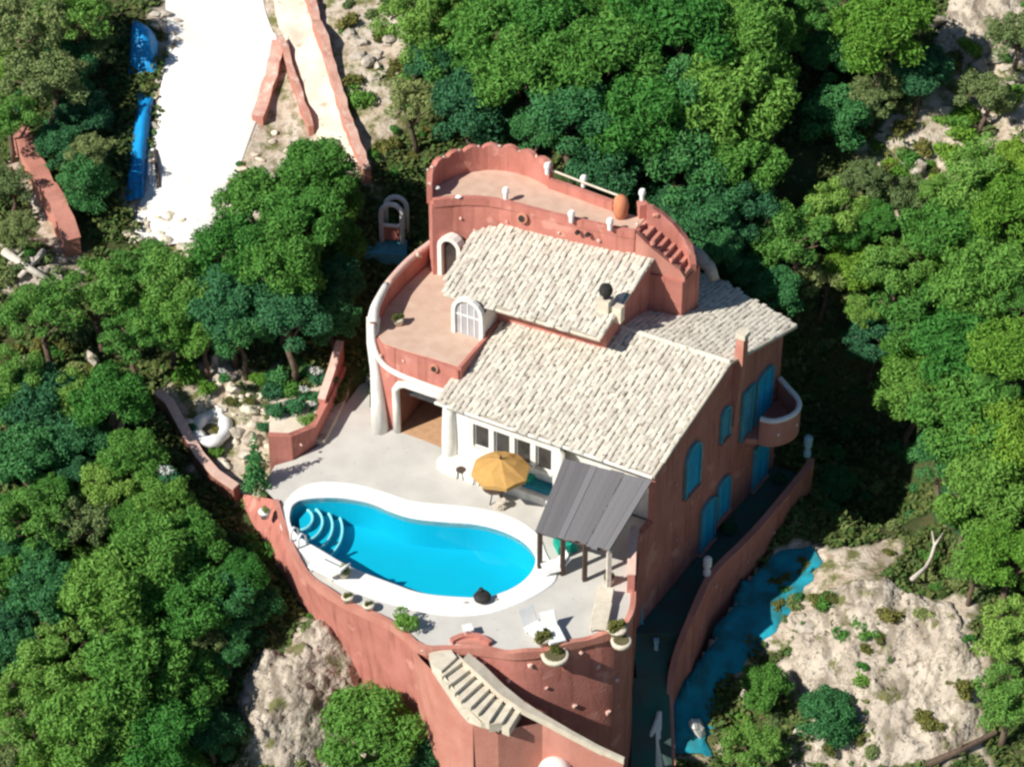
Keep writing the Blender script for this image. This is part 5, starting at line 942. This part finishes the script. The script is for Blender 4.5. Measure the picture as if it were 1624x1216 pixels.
# rock outcrops and loose boulders
def crack_mat():
    m = bpy.data.materials.new('cracked_limestone'); m.use_nodes = True; N = m.node_tree.nodes; L = m.node_tree.links; b = N['Principled BSDF']; b.inputs['Roughness'].default_value = .95; b.inputs['Specular IOR Level'].default_value = .15
    tc = N.new('ShaderNodeTexCoord')
    def noise(s_, d=6, sc3=None):
        n = N.new('ShaderNodeTexNoise'); n.inputs['Scale'].default_value = s_; n.inputs['Detail'].default_value = d; src = tc.outputs['Object']
        if sc3: mp_ = N.new('ShaderNodeMapping'); mp_.inputs['Scale'].default_value = sc3; mp_.inputs['Rotation'].default_value = (0, 0, .6); L.new(src, mp_.inputs[0]); src = mp_.outputs[0]
        L.new(src, n.inputs['Vector']); return n
    def mr(src, a, c_):
        r = N.new('ShaderNodeMapRange'); L.new(src, r.inputs[0]); r.inputs[1].default_value = a; r.inputs[2].default_value = c_; return r.outputs[0]
    def mix(f, a, c_):
        x = N.new('ShaderNodeMix'); x.data_type = 'RGBA'; L.new(f, x.inputs[0])
        for i_, q in ((6, a), (7, c_)):
            if isinstance(q, tuple): x.inputs[i_].default_value = (*q, 1)
            else: L.new(q, x.inputs[i_])
        return x.outputs[2]
    c = mix(mr(noise(.7).outputs['Fac'], .4, .6), (.56, .49, .40), (.45, .385, .31)); c = mix(mr(noise(2.0, 6, (1, .2, 1)).outputs['Fac'], .48, .60), c, (.27, .23, .18))
    c = mix(mr(noise(1.0).outputs['Fac'], .60, .66), c, (.15, .15, .06)); c = mix(mr(noise(5, 3).outputs['Fac'], .60, .66), c, (.20, .17, .13))
    vo = N.new('ShaderNodeTexVoronoi'); vo.feature = 'DISTANCE_TO_EDGE'; vo.inputs['Scale'].default_value = .55; ds = noise(2.5); va = N.new('ShaderNodeVectorMath'); va.operation = 'MULTIPLY_ADD'; L.new(ds.outputs['Color'], va.inputs[0]); va.inputs[1].default_value = (1.6, 1.6, 1.6); L.new(tc.outputs['Object'], va.inputs[2]); L.new(va.outputs[0], vo.inputs['Vector'])
    c = mix(mr(vo.outputs['Distance'], .05, -.02), c, (.22, .18, .13)); L.new(c, b.inputs['Base Color'])
    bp = N.new('ShaderNodeBump'); bp.inputs['Strength'].default_value = 1; bp.inputs['Distance'].default_value = .12; L.new(noise(6).outputs['Fac'], bp.inputs['Height']); L.new(bp.outputs[0], b.inputs['Normal']); return m
CRACK = crack_mat()
def outcrop(poly, h, lb, seed):
    pv = np.array([[*G(a, b, 0, False)][:2] for a, b in poly]); gx_ = np.arange(pv[:, 0].min()-1, pv[:, 0].max()+1, .11); gy_ = np.arange(pv[:, 1].min()-1, pv[:, 1].max()+1, .11); X, Y = np.meshgrid(gx_, gy_); x, y = X.ravel(), Y.ravel()
    ed = np.zeros(x.shape)
    for k in range(24): a = k*.785; r = (.3, .7, 1.1)[k//8]; wx = x+math.cos(a)*r+(vnoise(x, y, .9, seed+3)-.5)*1.5; wy = y+math.sin(a)*r+(vnoise(x, y, .9, seed+4)-.5)*1.5; ed += npin(wx, wy, pv)/24
    rid = lambda f, q: 1-np.abs(2*vnoise(x*.8+y*.5, y*1.0-x*.45, f, seed+q)-1)
    z = np.concatenate([zter(x[i:i+4000], y[i:i+4000]) for i in range(0, len(x), 4000)])-.35+ed*h*(.35+.6*rid(.45, 0)+.55*rid(1.0, 1)+.55*rid(2.2, 2)+.4*rid(4.3, 5))
    z = np.round(z/.24)*.24*.72+z*.28
    n1_, n2_ = X.shape; ii = np.arange(n1_*n2_).reshape(n1_, n2_); Fq = np.stack([ii[:-1, :-1], ii[:-1, 1:], ii[1:, 1:], ii[1:, :-1]], -1).reshape(-1, 4); Fq = Fq[ed[Fq].max(1) > .08]
    used = np.unique(Fq); mp = np.zeros(n1_*n2_, int); mp[used] = np.arange(len(used)); o = bpy.data.objects.new('rock_outcrop', np_mesh('rock_outcrop', np.c_[x, y, z][used], mp[Fq], CRACK)); COL.objects.link(o); tag(o, lb, 'rock')
outcrop([(1245,1048),(1262,990),(1310,952),(1400,928),(1470,948),(1540,975),(1562,1070),(1555,1150),(1520,1200),(1420,1225),(1330,1225),(1240,1216),(1230,1165),(1330,1160),(1310,1100)], .42, 'broad bare limestone outcrop in the lower right', 200)
outcrop([(395,1110),(450,1030),(510,980),(545,1030),(600,1100),(570,1120),(520,1216),(400,1216)], .7, 'pale limestone outcrop left below the retaining wall', 210)
outcrop([(1480,20),(1560,-20),(1640,-10),(1640,70),(1580,110),(1500,90)], .6, 'pale limestone outcrop in the top right corner', 220)
def rocks(poly, n, r0, r1, m, lb, grp, flat=.5):
    xs_ = [p[0] for p in poly]; ys_ = [p[1] for p in poly]; pv = [Vector((a, b, 0)) for a, b in poly]; k = 0
    while k < n:
        a, b = random.uniform(min(xs_), max(xs_)), random.uniform(min(ys_), max(ys_))
        if not inpoly(a, b, pv): continue
        p = G(a, b); r = random.uniform(r0, r1); tag(MB().rock(Vector((0, 0, r*flat*.3)), r, r*random.uniform(.6, 1), r*flat, random.randrange(99999), 2, .5).build('rock', m, loc=p) if False else MB().rock(p+Vector((0, 0, r*flat*.2)), r, r*random.uniform(.6, 1), r*flat, random.randrange(99999), 2, .5).build('rock', m), lb, 'rock', grp); k += 1
oc = [(1248,1045),(1262,1000),(1310,960),(1400,938),(1460,960),(1535,985),(1555,1070),(1545,1150),(1500,1190),(1400,1216),(1330,1216),(1290,1190),(1300,1100)]
rocks(oc, 16, .25, .7, STONE, 'pale weathered rock of the bare outcrop at lower right', 'rocks of the lower right outcrop', .38)
rocks([(410,1100),(470,1010),(520,985),(600,1100),(560,1120),(480,1216),(400,1216)], 16, .2, .5, STONE, 'pale rock on the slope left of the retaining wall', 'rocks left of the retaining wall', .6)
rocks([(1480,10),(1624,0),(1624,120),(1560,200),(1480,190)], 26, .25, .7, STONE, 'pale rock on the scrub slope in the upper right', 'rocks of the upper right slope', .6)
rocks([(540,20),(620,60),(600,140),(575,120)], 14, .2, .55, STONE, 'pale rock on the strip right of the footpath wall', 'rocks right of the footpath wall', .6)
rocks([(340,600),(440,605),(430,730),(370,770),(330,720)], 44, .15, .42, CREAM, 'cream stone among the planting of the rockery', 'small stones of the rockery', .75)
rocks([(222,190),(250,130),(266,135),(246,240),(232,310),(214,310)], 16, .15, .4, STONE, 'grey rubble stone along the left edge of the driveway', 'rubble along the driveway edge', .7)
rocks([(205,325),(330,350),(315,400),(200,395)], 34, .15, .5, CREAM, 'cream rubble stone at the lower end of the driveway', 'rubble at the end of the driveway', .7)
rocks([(240,20),(290,30),(285,75),(255,80)], 12, .2, .5, STONE, 'grey rubble stone right of the blue tarpaulin', 'rubble beside the blue tarpaulin', .7)
rocks([(400,200),(500,215),(470,260),(380,290)], 12, .15, .4, SAND, 'tan stone on the bank between driveway and footpath', 'stones on the driveway bank', .6)
rocks([(0,400),(110,395),(100,450),(0,450)], 10, .2, .5, STONE, 'pale stone lying around the broken white timber', 'stones around the white timber', .6)
for a, b, r, lb in ((185,667,.5,'pale stone alone in the left wood, upper'),(105,615,.5,'pinkish stone at the rim of the left hollow'),(150,830,.5,'large pale stone in the middle of the lower left wood'),(145,563,.4,'cream stone in the middle of the left wood'),(345,468,.35,'pale stone showing between the left pines'),(1455,262,.5,'flat pink stone on the right slope'),(1105,1150,.45,'white boulder at the edge of the blue path'),(1180,1095,.3,'pale boulder beside the bright pine by the blue path'),(15,1080,.6,'pinkish rock on the left edge near the bottom'),(38,563,.3,'cream stone near the left edge')):
    p = G(a, b, .8); p.z = zt(p.x, p.y)+.6; tag(MB().rock(p, r, r*.8, r*1.3, a, 2, .4).build('rock', WHITE if 'white' in lb else STONE), lb, 'rock')
# ground cover between the trees
rs = np.random.RandomState(21); N_ = 200000; gx = rs.uniform(-30, 30, N_); gy = rs.uniform(-16, 28, N_); dn = vnoise(gx, gy, .55, 5)*.6+vnoise(gx, gy, 1.6, 6)*.4
def pxof(x, y, z):
    w_ = y*math.cos(DEP)-(z)*math.sin(DEP)-(CAMP.y*math.cos(DEP)-CAMP.z*math.sin(DEP)); q = (y-CAMP.y)*math.sin(DEP)+(z-CAMP.z)*math.cos(DEP); return 812+FPX*x/w_, 608-FPX*q/w_
gz = np.concatenate([zter(gx[i:i+8000], gy[i:i+8000]) for i in range(0, N_, 8000)])
bare = bareness(gx, gy); inn = npin(gx, gy, FA) | npin(gx, gy, WA); noway = inn | npin(gx, gy, worldpoly([(204,400),(236,250),(268,-60),(600,-60),(585,300),(490,230),(420,300),(330,400)])) | npin(gx, gy, BAREW[2])
keep = (~bare) & ~inn & (dn > .30) & (rs.rand(N_) < np.clip((30-np.abs(gx)-2*vnoise(gx, gy, .2, 8))/7, 0, 1)) & (rs.rand(N_) < np.clip((28-gy)/6, 0, 1)); keep |= bare & ~noway & (dn > .66) & (rs.rand(N_) < .35)
gx, gy, gz, dn = gx[keep], gy[keep], gz[keep], dn[keep]; m = len(gx)
p = np.c_[gx, gy, gz+.05+np.clip(dn-.30, 0, 1)*1.1*rs.rand(m)]; nr = np.c_[rs.normal(size=(m, 2))*.6, np.ones(m)]; nr /= np.linalg.norm(nr, axis=1)[:, None]; a = np.cross(nr, rs.normal(size=(m, 3))); a /= np.linalg.norm(a, axis=1)[:, None]; b = np.cross(nr, a); s = .14*(.6+.8*rs.rand(m, 1))
V = np.stack([p-a*s, p-b*s*.6, p+a*s, p+b*s*.6], 1).reshape(-1, 3); o = bpy.data.objects.new('ground_cover', np_mesh('ground_cover', V, np.arange(len(V)).reshape(-1, 4), mat('ground_cover_leaves', (.05, .12, .022), (.15, .17, .05), island=1, rough=.8, transl=.15))); COL.objects.link(o); struct(o, 'stuff')
